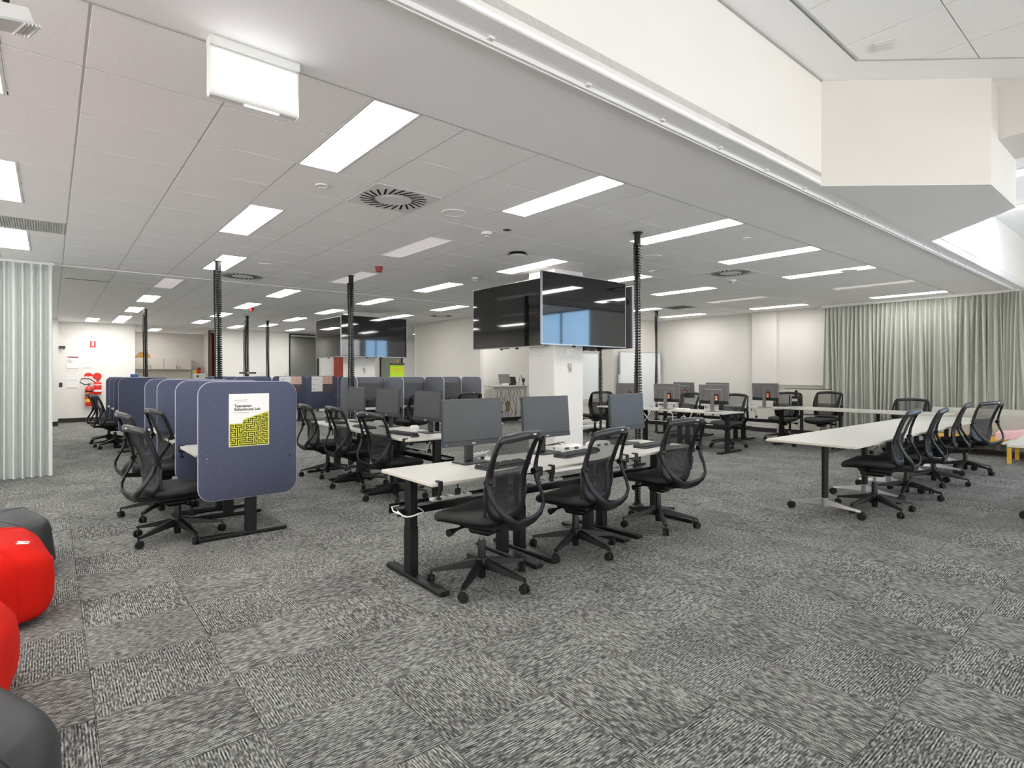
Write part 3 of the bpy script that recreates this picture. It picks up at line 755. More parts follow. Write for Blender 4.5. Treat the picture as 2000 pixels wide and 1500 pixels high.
# ------------------------------------------------------------------ flip-top table on polished castor legs (long side local X, origin floor centre)
def make_flip(L=1.8, D=.80, ht=.725, inset=.38):
    t = thing('flip_table', 'proto', 'table')
    tp = obj('tabletop', MB().box((0, 0, ht - .0125), (L, D, .025), .004), 'white_top', t)
    obj('edge_band', MB().box((0, 0, ht - .0135), (L + .0015, D + .0015, .014)), 'edge_band', tp)
    for s_ in (-1, 1):
        x = s_ * (L / 2 - inset)
        obj('post', MB().lathe([(.03, .10), (.03, ht - .06), (.055, ht - .035), (.10, ht - .027)], 18, (x, 0, 0)), 'black_metal', t, ang=40)
        ft = MB()
        for q in (-1, 1):
            ft.loft([[(x + a * .022, q * .02, z) for a, z in ((-1, .085), (1, .085), (.8, .15), (-.8, .15))], [(x + a * .018, q * .17, z) for a, z in ((-1, .082), (1, .082), (.8, .115), (-.8, .115))], [(x + a * .013, q * .315, z) for a, z in ((-1, .072), (1, .072), (.8, .09), (-.8, .09))]])
        ft.lathe([(.032, .075), (.034, .16)], 18, (x, 0, 0))
        fo = obj('foot', ft, 'alu', t, ang=40)
        for q in (-1, 1):
            cb = MB()
            for w_ in (-1, 1): cb.lathe([(.006, -.01), (.032, -.01), (.036, -.006), (.036, .006), (.032, .01), (.006, .01)], 16, (x + w_ * .015, q * .32, .0365), Matrix.Rotation(pi / 2, 3, 'Y'))
            cb.cyl((x, q * .315, .05), (x, q * .31, .085), .008, n=8)
            obj('caster', cb, 'rubber', fo, ang=40)
    obj('rail', MB().cyl((-(L / 2 - inset), 0, ht - .13), (L / 2 - inset, 0, ht - .13), .014), 'chrome', t)
    obj('tilt_bar', MB().cyl((-(L / 2 - .12), -.22, ht - .045), (L / 2 - .12, -.22, ht - .045), .011), 'chrome', t)
    return freeze(t)

# ------------------------------------------------------------------ big wall-mount television (glass faces local -Y, origin at its bottom middle)
def make_tv(W=1.45, H=.825):
    t = thing('television', 'proto', 'television')
    fr = MB()
    for (a, b, c_, d_) in ((-W / 2, W / 2, 0, .012), (-W / 2, W / 2, H - .009, H), (-W / 2, -W / 2 + .009, .012, H - .009), (W / 2 - .009, W / 2, .012, H - .009)): fr.bb(a, b, 0, .03, c_, d_)
    obj('bezel', fr, 'silver', t, ang=0)
    obj('screen', MB().bb(-W / 2 + .009, W / 2 - .009, .002, .008, .012, H - .009), 'tv_glass', t, ang=0)
    obj('back_cover', MB().bb(-W / 2 + .004, W / 2 - .004, .008, .045, .004, H - .004, .006).bb(-W * .32, W * .32, .045, .075, .06, H * .66, .012), 'tv_back', t)
    obj('rating_label', MB().bb(-W / 2 + .05, -W / 2 + .13, .0445, .0462, H - .28, H - .2), 'black_plastic', t, ang=0)
    br = obj('mount', MB().bb(-.25, .25, .07, .09, .12, .17).bb(-.25, .25, .07, .09, .5, .55).bb(-.03, .03, .08, .30, .30, .37).bb(-.2, -.16, .05, .08, -.02, .6).bb(.16, .2, .05, .08, -.02, .6), 'black_metal', t)
    obj('sensor_bar', MB().bb(-.06, .06, .005, .02, -.012, .0), 'black_plastic', t)
    return freeze(t)

# ------------------------------------------------------------------ columns with televisions
TV = make_tv(1.66, .945)
for n, (cx, cy) in enumerate(((5.37, 5.60), (5.45, 12.5))):
    where = 'nearer' if n == 0 else 'farther'
    c_ = struct('wall_column_%d' % (n + 1), MB().bb(cx, cx + .57, cy, cy + .54, 0, ZC - .002, .006), 'wall')
    obj('wall_box', MB().box((cx + .29, cy - .015, 1.67), (.11, .03, .095), .006), 'white_plastic', c_)
    obj('wall_box', MB().box((cx - .015, cy + .28, 1.67), (.03, .11, .095), .006), 'white_plastic', c_)
    obj('wall_hook', MB().box((cx + .29, cy - .015, 1.48), (.06, .03, .07), .008).box((cx + .295, cy - .025, 1.42), (.035, .02, .06), .006), 'grille', c_)
    dup(TV, (5.66 + .21 * n, cy - .33, 1.745 + .01 * n), 0, 'large black television facing the viewer on the %s white column' % where, 'televisions on the columns')
    dup(TV, (cx - (.18 if n == 0 else .31), (6.45, 13.16)[n], 1.745 + .01 * n), -pi / 2, 'large black television facing left on the %s white column' % where, 'televisions on the columns')
    if n == 0:
        dup(TV, (6.8, 6.2, 1.75), pi / 2, 'television seen from behind on the right side of the nearer column', 'televisions on the columns')
        obj('mount_arm', MB().bb(5.94, 6.75, 5.84, 5.9, 2.05, 2.11), 'black_metal', c_)
drop(TV)
t = thing('alarm_box', 'small orange-red box on the right side of the nearer column', 'box', (5.955, 5.72, 1.62))
obj('case', MB().box((0, 0, .03), (.03, .11, .07), .006), 'red_sign', t); obj('plate', MB().box((-.008, 0, .03), (.012, .13, .09), .004), 'white_plastic', t)

# ------------------------------------------------------------------ desks
DESK = make_desk(True)
def deskrow(pts, rz, labels, group):
    for (x, y), lb in zip(pts, labels): dup(DESK, (x, y, 0), rz, lb, group)
near = ['nearest white sit-stand desk, left end of the front row', 'middle white sit-stand desk of the front row', 'right-hand white sit-stand desk of the front row, beside the tall cable spine']
deskrow([(2.255, 3.265), (3.205, 3.265), (4.155, 3.265)], 0, near, 'white desks of the front row')
LY = [5.51, 6.6, 7.735]
deskrow([(1.255, y) for y in LY], -pi / 2, ['white desk behind the poster divider, nearest of the left booths', 'white desk in the second left booth behind the poster divider', 'white desk in the third left booth behind the poster divider'], 'desks in the left booths')
RY = [5.5, 6.45, 7.4]
deskrow([(3.105, y) for y in RY], -pi / 2, ['white desk nearest the front row in the line of left-facing monitors', 'middle white desk in the line of left-facing monitors', 'farthest white desk in the line of left-facing monitors, by the middle cable spine'], 'desks with left-facing monitors')
deskrow([(9.09, y) for y in RY], pi / 2, ['near end desk of the right-hand cluster with orange-stickered monitors', 'middle desk of the right-hand cluster with orange-stickered monitors', 'far end desk of the right-hand cluster with orange-stickered monitors'], 'desks of the right-hand cluster')
deskrow([(11.09, y) for y in RY], pi / 2, ['near end desk of the back cluster by the right wall', 'middle desk of the back cluster by the right wall', 'far end desk of the back cluster by the right wall'], 'desks of the back right cluster')
deskrow([(x, 10.335) for x in (4.95, 5.9, 6.85)], 0, ['left desk of the middle booth row beneath the farther televisions', 'middle desk of the middle booth row beneath the farther televisions', 'right desk of the middle booth row, next to the long side wall'], 'desks in the middle booths')
deskrow([(1.255, y) for y in (12.2, 13.15, 14.1)], -pi / 2, ['nearest desk of the far left booths by the extinguishers', 'middle desk of the far left booths by the extinguishers', 'farthest desk of the far left booths by the extinguishers'], 'desks in the far left booths')
deskrow([(x, 16.75) for x in (4.3, 5.25, 6.2, 7.15)], pi, ['far desk behind the leftmost poster screen of the back row', 'far desk behind the poster screen, second in the back row', 'far desk behind the third poster screen of the back row', 'far desk at the right end of the back row'], 'desks of the back row')
deskrow([(3.4, y) for y in (13.5, 14.5, 15.5)], -pi / 2, ['nearest desk of the far middle booths', 'middle desk of the far middle booths', 'farthest desk of the far middle booths'], 'desks in the far middle booths')
drop(DESK)

# ------------------------------------------------------------------ felt dividers
DV = make_divider(); DG = make_divider(material='felt_grey'); DB = make_divider(w=.93); DH = make_divider(w=.93, material='felt_grey')
for y, lb in ((5.0, 'blue felt end divider carrying the yellow maze poster'), (6.03, 'second blue felt divider behind the poster divider'), (7.2, 'third blue felt divider of the left booths'), (8.22, 'fourth and last blue felt divider of the nearer left booths')):
    dup(DV, (.90, y, 0), 0, lb, 'blue felt dividers of the nearer left booths')
for y, lb in ((11.7, 'broad blue felt end divider of the far left booths'), (12.6, 'second blue felt divider of the far left booths'), (13.55, 'third blue felt divider of the far left booths'), (14.5, 'farthest blue felt divider of the far left booths, nearest the extinguishers')):
    dup(DV, (.90, y, 0), 0, lb, 'blue felt dividers of the far left booths')
for y, lb in ((12.95, 'blue felt end divider of the far middle booths, behind the poster divider'), (13.95, 'second blue felt divider of the far middle booths'), (14.95, 'third blue felt divider of the far middle booths'), (15.95, 'last blue felt divider of the far middle booths')):
    dup(DV, (3.0, y, 0), 0, lb, 'blue felt dividers of the far middle booths')
for x, lb in ((4.45, 'grey felt divider at the left end of the middle booth row'), (5.42, 'grey felt divider left of centre in the middle booth row'), (6.37, 'grey felt divider right of centre in the middle booth row'), (7.34, 'grey felt divider at the right end of the middle booth row')):
    dup(DG, (x, 9.98, 0), pi / 2, lb, 'grey felt dividers of the middle booths')
for x, lb in ((4.47, 'grey felt back screen of the left middle booth'), (5.43, 'grey felt back screen of the centre middle booth'), (6.39, 'grey felt back screen of the right middle booth')):
    dup(DH, (x, 10.76, 0), 0, lb, 'grey felt back screens of the middle booths')
for x, lb in ((3.82, 'blue felt back screen at the left end of the back row'), (4.77, 'blue felt back screen carrying the left of the two group-photo posters'), (5.70, 'blue felt back screen carrying the right group-photo poster'), (6.65, 'blue felt back screen at the right end of the back row')):
    dup(DB, (x, 16.3, 0), 0, lb, 'blue felt back screens of the back row')
for p in (DV, DG, DB, DH): drop(p)

# posters on the dividers
PY = 5.0 - .0155
t = thing('poster', 'white and yellow maze poster pinned to the front blue divider', 'poster', (1.12, PY, .768))
PW, PH = .312, .434
obj('sheet', MB().bb(0, PW, -.001, .001, 0, PH), 'paper', t, ang=0)
reg = [(.004, .003), (PW - .003, .003), (PW - .003, .285), (.118, .225), (.100, .19), (.004, .19)]
obj('maze_field', MB().loft([[(x, -.0012, z) for x, z in reg], [(x, -.0018, z) for x, z in reg]]), 'maze_light', t, ang=0)
def inside(x, z):
    top = .19 if x < .1 else .225 + (x - .118) * (.285 - .225) / (PW - .121)
    return .008 < x < PW - .008 and .008 < z < top - .006
cs = .0165; nx, nz = int(PW / cs), int(.30 / cs); seen = {(0, 0)}; stack = [(0, 0)]; rnd = random.Random(4); mz = MB()
ctr = lambda c: (.010 + cs * (c[0] + .3), .012 + cs * c[1])
while stack:
    c_ = stack[-1]; nb = [(c_[0] + a, c_[1] + b) for a, b in ((1, 0), (1, 0), (-1, 0), (0, 1), (0, -1))]
    nb = [q for q in nb if q not in seen and inside(*ctr(q))]
    if not nb: stack.pop(); continue
    q = rnd.choice(nb); seen.add(q); stack.append(q)
    (x0, z0), (x1, z1) = ctr(c_), ctr(q); h = .0036
    mz.bb(min(x0, x1) - h, max(x0, x1) + h, -.0024, -.0018, min(z0, z1) - h, max(z0, z1) + h)
obj('maze_paths', mz, 'maze_dark', t, ang=0)
for body, z, sz in (('Tasmanian', .324, .0315), ('Behavioural Lab', .296, .0315)):
    obj('title', text_mb(body, sz, .0006, .0007).move((.040, -.002, z), RX90), 'monitor_body', t, ang=0)
for q in ((.042, .115, .379, .383), (.06, .14, .368, .370), (.042, .15, .278, .281)): obj('print_line', MB().bb(q[0], q[1], -.0016, -.001, q[2], q[3]), 'paper_print', t, ang=0)
obj('logo_mark', MB().bb(.118, .138, -.0016, -.001, .379, .392), 'pink', t, ang=0)
for x, z in ((.008, .422), (PW - .012, .426)):
    obj('pin', MB().cyl((x, -.006, z), (x, 0, z), .0035, n=8), 'chrome', t)
for n, (x, lb) in enumerate(((4.95, 'half-white group-photo poster on the back screens, left one'), (5.86, 'half-white group-photo poster on the back screens, right one'))):
    t = thing('poster', lb, 'poster', (x, 16.284, .85), 0, 'posters on the back screens')
    obj('sheet', MB().bb(0, .62, -.002, .001, 0, .44), 'paper', t, ang=0)
    obj('photo_top', MB().bb(.32, .62, -.004, -.002, .22, .44), 'photo_pink', t, ang=0)
    obj('photo_bottom', MB().bb(.32, .62, -.004, -.002, 0, .22), 'photo_dark', t, ang=0)
    obj('print', MB().bb(.04, .14, -.004, -.002, .35, .365).bb(.04, .1, -.004, -.002, .20, .22).bb(.13, .22, -.004, -.002, .19, .20).bb(.04, .07, -.004, -.002, .05, .09), 'paper_print', t, ang=0)

# ------------------------------------------------------------------ chairs
CH = make_chair()
def chair(x, y, deg, lb, group, dz=0, base=None):
    return dup(CH, (x, y, 0), radians(deg), lb, group, dz, CHAIR_STAY, None if base is None else radians(base - 90 - deg))
G = 'black mesh-back task chairs'
chair(2.18, 2.96, 17, 'nearest black mesh-back task chair, at the left end of the front desks', G, .02, 70)
chair(3.15, 3.05, 12, 'black mesh-back task chair in the middle of the front desks', G, -.02, 55)
chair(4.25, 3.08, -2, 'black mesh-back task chair at the right end of the front desks', G, .0, 11)
chair(2.94, 5.60, -84, 'black task chair at the left-facing monitors, closest to the front desks', G, -.03, 30)
chair(2.92, 6.52, -90, 'black task chair in the middle of the row at the left-facing monitors', G, -.01, 40)
chair(2.90, 7.45, -92, 'black task chair at the far end of the row at the left-facing monitors', G, -.02, 20)
chair(.82, 5.40, -80, 'black task chair pulled out beside the maze poster divider', G, -.03, 68)
chair(.84, 6.40, -84, 'black task chair at the second left booth, leftmost of the pair behind', G, .02, 20)
chair(1.13, 6.86, -80, 'black task chair tucked against the third blue divider of the left booths', G, .02, 50)
chair(.93, 12.75, -82, 'black task chair nearest at the far left booths, below the extinguishers', G)
chair(.9, 13.75, -95, 'black task chair behind another at the far left booths, below the extinguishers', G)
chair(6.38, 2.03, 6, 'first black task chair at the long flip tables on the right', G, .04, 20)
chair(7.44, 2.05, 9, 'second black task chair at the long flip tables on the right', G, .01, 44)
chair(8.52, 2.06, 10, 'third black task chair at the long flip tables on the right', G, .03, 64)
chair(9.85, 2.02, -18, 'fourth black task chair at the flip tables, nearest the grey sofa', G, .01, 30)
chair(9.78, 5.55, 92, 'black task chair behind the near monitor of the right-hand cluster', G, 0, 10)
chair(9.86, 6.6, 80, 'black task chair behind the middle monitor of the right-hand cluster', G)
chair(9.4, 8.5, -20, 'black task chair turned away at the far end of the right-hand cluster', G)
chair(11.62, 5.35, 95, 'black task chair behind the single monitor of the back right cluster', G)
chair(11.62, 4.62, 84, 'black task chair by the wall, at the left end of the back flip table', G, .03)
chair(11.62, 3.2, 92, 'black task chair in front of the long curtain, at the back flip table', G, -.06)
chair(5.45, 9.75, 10, 'dark task chair at the middle booths behind the left-facing monitors', G)
chair(6.75, 9.8, -8, 'dark task chair at the right of the middle booths', G)
drop(CH)

# ------------------------------------------------------------------ monitors, keyboards, mice, power modules
MO = make_monitor(); MK = make_monitor(True); KB = make_keyboard(); MS = make_mouse(); PM = make_dock()
Z = .7
def mon(x, y, deg, lb, g='dark desktop monitors'): dup(MO, (x, y, Z), radians(deg), lb, g)
mon(2.44, 3.42, 0, 'monitor at the left end of the front desks')
mon(3.21, 3.44, 2, 'monitor in the middle of the front desks, before the white column')
mon(4.24, 3.42, 4, 'monitor at the right end of the front desks, touching the cable spine')
mon(3.28, 5.5, -88, 'left-facing monitor nearest the front desks')
mon(3.27, 6.45, -86, 'left-facing monitor in the middle of its row')
mon(3.28, 7.4, -90, 'left-facing monitor farthest back, by the middle cable spine')
mon(4.95, 10.5, 0, 'monitor in the left middle booth', 'monitors in the middle booths')
mon(5.9, 10.5, 0, 'monitor in the centre middle booth', 'monitors in the middle booths')
mon(6.8, 10.5, -35, 'small dark monitor turned aside in the right middle booth', 'monitors in the middle booths')
for y, lb in zip((5.35, 6.32, 7.25), ('near', 'middle', 'far')):
    dup(MK, (9.0, y, Z), radians(94), 'grey monitor back with orange sticker, %s one of the right-hand cluster' % lb, 'monitors with orange stickers')
for y, lb in zip((5.41, 6.45, 7.27), ('near', 'middle', 'far')):
    dup(MK, (11.0, y, Z), radians(88), 'grey monitor back with orange sticker, %s one of the cluster along the wall' % lb, 'monitors with orange stickers')
for x, y, deg, lb in ((2.52, 3.16, 4, 'black keyboard on the left front desk'), (3.33, 3.22, 8, 'black keyboard on the middle front desk'), (4.28, 3.17, 6, 'black keyboard on the right front desk'),
                      (2.99, 5.55, -84, 'black keyboard before the nearest left-facing monitor'), (2.99, 6.5, -92, 'black keyboard before the middle left-facing monitor'), (2.99, 7.4, -90, 'black keyboard before the farthest left-facing monitor')):
    dup(KB, (x, y, Z), radians(deg), lb, 'black keyboards')
for x, y, deg, lb in ((3.62, 3.28, 10, 'black mouse on the middle front desk'), (4.56, 3.22, 5, 'black mouse on the right front desk'), (2.97, 5.22, -80, 'black mouse near the corner of the desk with left-facing monitors')):
    dup(MS, (x, y, Z), radians(deg), lb, 'black computer mice')
for x, y, deg, lb in ((3.52, 3.5, -10, 'white power module on the middle front desk'), (3.9, 3.49, 0, 'white power module left of the right front monitor'), (3.35, 5.9, 60, 'white power module between the nearest left-facing monitors'), (3.35, 6.85, 70, 'white power module between the farther left-facing monitors'),
                      (8.82, 5.85, 95, 'white power module at the near desks of the right-hand cluster'), (8.82, 6.85, 85, 'white power module at the far desks of the right-hand cluster'), (10.85, 5.9, 85, 'white power module on the cluster along the wall')):
    dup(PM, (x, y, Z), radians(deg), lb, 'white power modules')
for p in (MO, MK, KB, MS, PM): drop(p)

# cable spines
SP = make_spine()
for x, y, lb in ((4.70, 3.66, 'tall black cable spine beside the right end of the front desks'), (1.68, 8.05, 'black cable spine rising from the nearer left booths'), (3.46, 7.98, 'black cable spine in front of the farther televisions'),
                 (1.66, 15.1, 'black cable spine at the far left booths, by the wall of extinguishers'), (3.85, 15.25, 'black cable spine at the far middle booths with a bar across it'), (4.6, 18.45, 'thin far black cable spine before the back wall'), (4.62, 16.2, 'black cable spine above the back poster screens'),
                 (9.0, 7.98, 'black cable spine behind the nearer column, before the whiteboards'), (10.92, 7.96, 'black cable spine at the far end of the cluster along the right wall')):
    dup(SP, (x, y, 0), 0, lb, 'black cable spines')
drop(SP)

# ------------------------------------------------------------------ flip tables
FT = make_flip(L=1.8)
for x, lb in ((6.36, 'nearest long white flip table on polished castor legs, right side'), (8.17, 'middle white flip table in the line on the right')):
    dup(FT, (x, 2.285, 0), 0, lb, 'white flip tables on the right')
dup(FT, (7.62, .72, 0), radians(3), 'white flip table mostly outside the right edge, only a castor foot showing')
drop(FT)
FT = make_flip(L=1.28, inset=.3)
dup(FT, (9.74, 2.285, 0), 0, 'last white flip table in the line on the right, toward the sofa', 'white flip tables on the right')
for y, lb in ((4.4, 'back white flip table by the wall and curtain'), (3.12, 'back white flip table before the middle of the long curtain')):
    dup(FT, (11.05, y, 0), pi / 2, lb, 'back white flip tables')
drop(FT)

# ------------------------------------------------------------------ curtains
def curtain_mesh(path_fn, n, folds, amp, z0, z1, flare=0, seed=1, rows=9, hem=None):
    r = random.Random(seed); ph = [r.uniform(-.5, .5) for _ in range(folds + 2)]; am = [r.uniform(.55, 1.15) for _ in range(folds + 2)]
    sw = [r.uniform(-1, 1) for _ in range(folds + 2)]
    out = []
    for j in range(rows):
        v = j / (rows - 1); row = []
        for i in range(n + 1):
            u = i / n; k = u * folds; ki = int(k); fr = k - ki
            a_ = am[ki] * (1 - fr) + am[ki + 1] * fr; p_ = ph[ki] * (1 - fr) + ph[ki + 1] * fr
            s_ = (sw[ki] * (1 - fr) + sw[ki + 1] * fr) * v * flare
            (x, y), (nx_, ny_), (tx, ty) = path_fn(min(1, max(0, u)))
            off = amp * a_ * (.55 + .45 * min(1, v * 5)) * sin(2 * pi * (k + p_ * .35)) + .25 * amp * sin(2 * pi * k * 2.03 + 1) * v
            zb = z0 if hem is None else hem(u)
            row.append((x + nx_ * off + tx * s_, y + ny_ * off + ty * s_, z1 + (zb - z1) * v))
        out.append(row)
    return MB().sheet(out)
def line(p, q):
    d = Vector((q[0] - p[0], q[1] - p[1])); L = d.length; d /= L
    return lambda u: ((p[0] + d.x * L * u, p[1] + d.y * L * u), (-d.y, d.x), (d.x, d.y))
t = thing('curtain', 'pale grey-green pleated curtain hanging at the left edge', 'curtain', (0, 0, 0))
obj('drape', curtain_mesh(line((-1.3, 9.62), (.02, 9.62)), 340, 15, .05, .02, ZC - .10, 0, 3, 7), 'curtain_white', t, ang=80)
obj('heading_tape', curtain_mesh(line((-1.3, 9.62), (.02, 9.62)), 340, 15, .036, ZC - .115, ZC - .03, 0, 3, 3), 'curtain_white', t, ang=80)
obj('glider_rail', MB().bb(-1.4, .04, 9.605, 9.635, ZC - .03, ZC - .001), 'tee_white', t)
t = thing('curtain', 'long grey-green pleated curtain covering the right-hand wall', 'curtain', (0, 0, 0))
obj('drape', curtain_mesh(line((12.9, 5.05), (12.86, 2.12)), 900, 37, .05, .03, ZC - .05, .10, 5, 12), 'curtain', t, ang=80)
def arc(u):
    a = -u * radians(100); cx, cy = 12.55, 2.12; R = .31
    if u < .5:
        a = u * 2 * radians(70)
        return ((cx + R * cos(-a), cy + R * sin(-a)), (cos(-a), sin(-a)), (sin(-a), -cos(-a)))
    a = radians(70); x0, y0 = cx + R * cos(-a), cy + R * sin(-a); tx, ty = sin(-a), -cos(-a)
    s_ = (u - .5) * 1.3
    return ((x0 + s_ * .75, y0 - s_ * .95), (cos(-a), sin(-a)), (tx, ty))
obj('gathered_end', curtain_mesh(line((12.86, 2.12), (12.72, 1.90)), 120, 4, .045, .5, ZC - .05, .05, 8, 9), 'curtain', t, ang=80)
rows = []
for j in range(10):
    v = j / 9; row = []
    for i in range(61):
        u = i / 60
        x = 12.74 + .12 * sin(u * 11) * (.3 + .7 * v) * .4; y = 1.92 - u * (.10 + .55 * v * v)
        row.append((x + .05 * v * sin(u * 17 + 1), y, ZC - .05 + (.62 - ZC + .05) * v))
    rows.append(row)
obj('pulled_side', MB().sheet(rows), 'curtain', t, ang=80)
obj('glider_rail', MB().bb(12.83, 12.87, 1.9, 5.1, ZC - .05, ZC - .001), 'tee_white', t)

# ------------------------------------------------------------------ ceiling fittings
sl = MB()
def vent(x, y, lb):
    t = thing('swirl_diffuser', lb, 'air vent', (x, y, ZC), 0, 'square swirl air diffusers')
    obj('plate', MB().box((0, 0, .001), (.592, .592, .01), .003), 'tee_white', t)
    for k in range(24):
        a = 2 * pi * k / 24; M = Matrix.Rotation(a, 3, 'Z')
        obj('slot', MB().box((0, 0, 0), (.135, .018, .002)).move((0, 0, 0), Matrix.Rotation(radians(24), 3, 'Z')).move((.212, 0, -.0052)).move((0, 0, 0), M), 'dark_void', t, ang=0)
    obj('boss', MB().lathe([(.11, -.006), (.11, -.004)], 24), 'tee_white', t)
vent(CX0 + CT * 3.5, CYY0 + CT * 2.5, 'large square swirl air diffuser nearest the camera')
vent(CX0 + CT * 3.5, CYY0 + CT * 10.5, 'swirl air diffuser above the nearer left booths')
vent(CX0 + CT * 12.5, CYY0 + CT * 2.5, 'swirl air diffuser on the right, beyond the tall cable spine')
vent(CX0 + CT * 12.5, CYY0 + CT * 15.5, 'far swirl air diffuser close to the long side wall')
for x, y, lb in ((2.83, 4.27, 'round ceiling speaker beside the nearest swirl diffuser'), (5.81, 4.29, 'round ceiling speaker behind the top of the tall cable spine'), (2.24, 7.91, 'round ceiling speaker above the left booths'), (8.72, 3.1, 'round ceiling speaker near the plaster border on the right'), (4.0, 10.2, 'small far round ceiling speaker near the track across the ceiling')):
    t = thing('ceiling_speaker', lb, 'speaker', (x, y, ZC), 0, 'round ceiling speakers')
    obj('grille', MB().lathe([(.105, -.004), (.105, -.001), (.09, -.003), (.0, -.003)][:3], 28), 'ceil_tile', t, ang=50)
    obj('rim', MB().tube([(.108 * cos(a * pi / 14), .108 * sin(a * pi / 14), -.002) for a in range(28)], .005, n=6, closed=True), 'tee_white', t, ang=60)
for x, y, lb in ((3.49, 4.65, 'white conical smoke detector left of the black ceiling microphone'), (8.23, 4.58, 'white smoke detector below the right swirl diffuser'), (5.0, 6.95, 'white smoke detector just above the nearer televisions')):
    t = thing('smoke_detector', lb, 'smoke detector', (x, y, ZC), 0, 'white smoke detectors')
    obj('base', MB().lathe([(.055, -.02), (.058, -.001)], 20), 'white_plastic', t, ang=40)
    obj('head', MB().lathe([(.028, -.052), (.034, -.045), (.045, -.02)], 20), 'white_plastic', t, ang=40)
    obj('louvres', MB().lathe([(.0375, -.040), (.0405, -.032)], 20), 'dark_grille', t, ang=40)
for x, y, lb in ((1.63, 4.3, 'small recessed emergency downlight near the first swirl diffuser'), (5.8, 3.07, 'small recessed emergency downlight by the plaster border'), (6.6, 4.9, 'small recessed sprinkler plate behind the tall cable spine')):
    t = thing('downlight', lb, 'downlight', (x, y, ZC), 0, 'small recessed downlights')
    obj('ring', MB().tube([(.042 * cos(a * pi / 10), .042 * sin(a * pi / 10), -.003) for a in range(20)], .009, n=6, closed=True), 'white_plastic', t, ang=60)
    obj('lens', MB().lathe([(.03, -.004), (.03, 0)], 16), 'frosted', t)
t = thing('ceiling_hole', 'small round dark sensor in the ceiling beside a smoke detector', 'sensor', (3.59, 4.44, ZC))
obj('disc', MB().lathe([(.04, -.004), (.045, -.001)], 20), 'dark_grille', t, ang=40); obj('eye', MB().lathe([(.015, -.007), (.017, -.003)], 14), 'dark_void', t, ang=40)
t = thing('ceiling_microphone', 'black dish with white underside fixed to the ceiling above the front desks', 'ceiling device', (4.37, 5.2, ZC))
obj('mount_ring', MB().lathe([(.115, -.032), (.12, -.028), (.10, -.001)], 28), 'black_plastic', t, ang=40)
obj('cover', MB().lathe([(.02, -.052), (.09, -.046), (.112, -.034)], 28), 'white_plastic', t, ang=60)
for x, y, lb in ((3.47, 7.08, 'red sounder on the ceiling before the middle cable spine'), (3.45, 13.3, 'far small red sounder on the ceiling')):
    t = thing('fire_sounder', lb, 'alarm sounder', (x, y, ZC), 0, 'red ceiling sounders')
    obj('base', MB().lathe([(.052, -.02), (.055, -.001)], 18), 'dark_red', t, ang=40); obj('horn', MB().lathe([(.03, -.075), (.04, -.07), (.048, -.02)], 18), 'dark_red', t, ang=40)
t = thing('return_grille', 'pale louvred return-air grille at the left edge of the ceiling', 'air grille', (-.17, 7.26, ZC))
obj('frame', MB().bb(-.30, .28, -.29, .29, -.002, .01), 'tee_white', t, ang=0)
for k in range(28):
    obj('louvre', MB().box((-.28 + k * .0195, 0, -.004), (.011, .5, .006), 0, Matrix.Rotation(radians(25), 3, 'Y')), 'grille', t, ang=0)
t = thing('slot_vent', 'narrow dark linear slot vent in the ceiling near the left wall', 'air vent', (.45, 10.96, ZC))
obj('slot', MB().box((0, 0, -.002), (.56, .05, .006)), 'dark_grille', t, ang=0); obj('rim', MB().box((0, 0, -.0005), (.58, .08, .004)), 'tee_white', t, ang=0)
t = thing('linear_grille', 'grey rectangular grille far right on the ceiling', 'air grille', (10.7, 7.2, ZC))
obj('frame', MB().bb(-.25, .25, -.28, .28, -.003, .004), 'grille', t, ang=0)
for k in range(8): obj('louvre', MB().bb(-.22 + k * .058, -.19 + k * .058, -.25, .25, -.006, -.003), 'dark_grille', t, ang=0)

# exit sign: blank lit face toward the camera
t = thing('exit_sign', 'blank illuminated white exit sign box fixed under the ceiling edge', 'exit sign', (.72, 2.72, ZC))
obj('canopy', MB().box((0, .0, -.019), (.385, .075, .038), .004), 'white_plastic', t)
obj('housing', MB().box((0, .004, -.145), (.385, .05, .215), .006), 'white_plastic', t)
obj('diffuser', MB().box((0, -.0225, -.143), (.36, .004, .178), .001), 'exit_glow', t)
obj('down_strip', MB().box((.03, .0, -.2535), (.15, .014, .003)), 'strip_glow', t)
# small bracketed device at the top-left corner
t = thing('bracket_device', 'grey finned device on a black bracket at the top left corner of the view', 'projector', (-.125, 2.70, ZC))
obj('bracket', MB().cyl((0, 0, 0), (0, 0, -.15), .012, n=10).lathe([(.017, -.165), (.02, -.155), (.012, -.145)], 12), 'black_metal', t)
M = Matrix.Rotation(radians(-20), 3, 'Y') @ Matrix.Rotation(radians(24), 3, 'Z')
bd = MB().box((0, 0, 0), (.13, .10, .06), .006)
for k in range(5): bd.box((.03 + k * .012, 0, -.032), (.005, .09, .01), 0)
obj('body', bd.move((0, 0, -.19), M), 'white_plastic', t)
obj('lens', MB().cyl((-.03, -.05, -.19), (-.03, -.065, -.19), .016, n=14), 'copper', t)

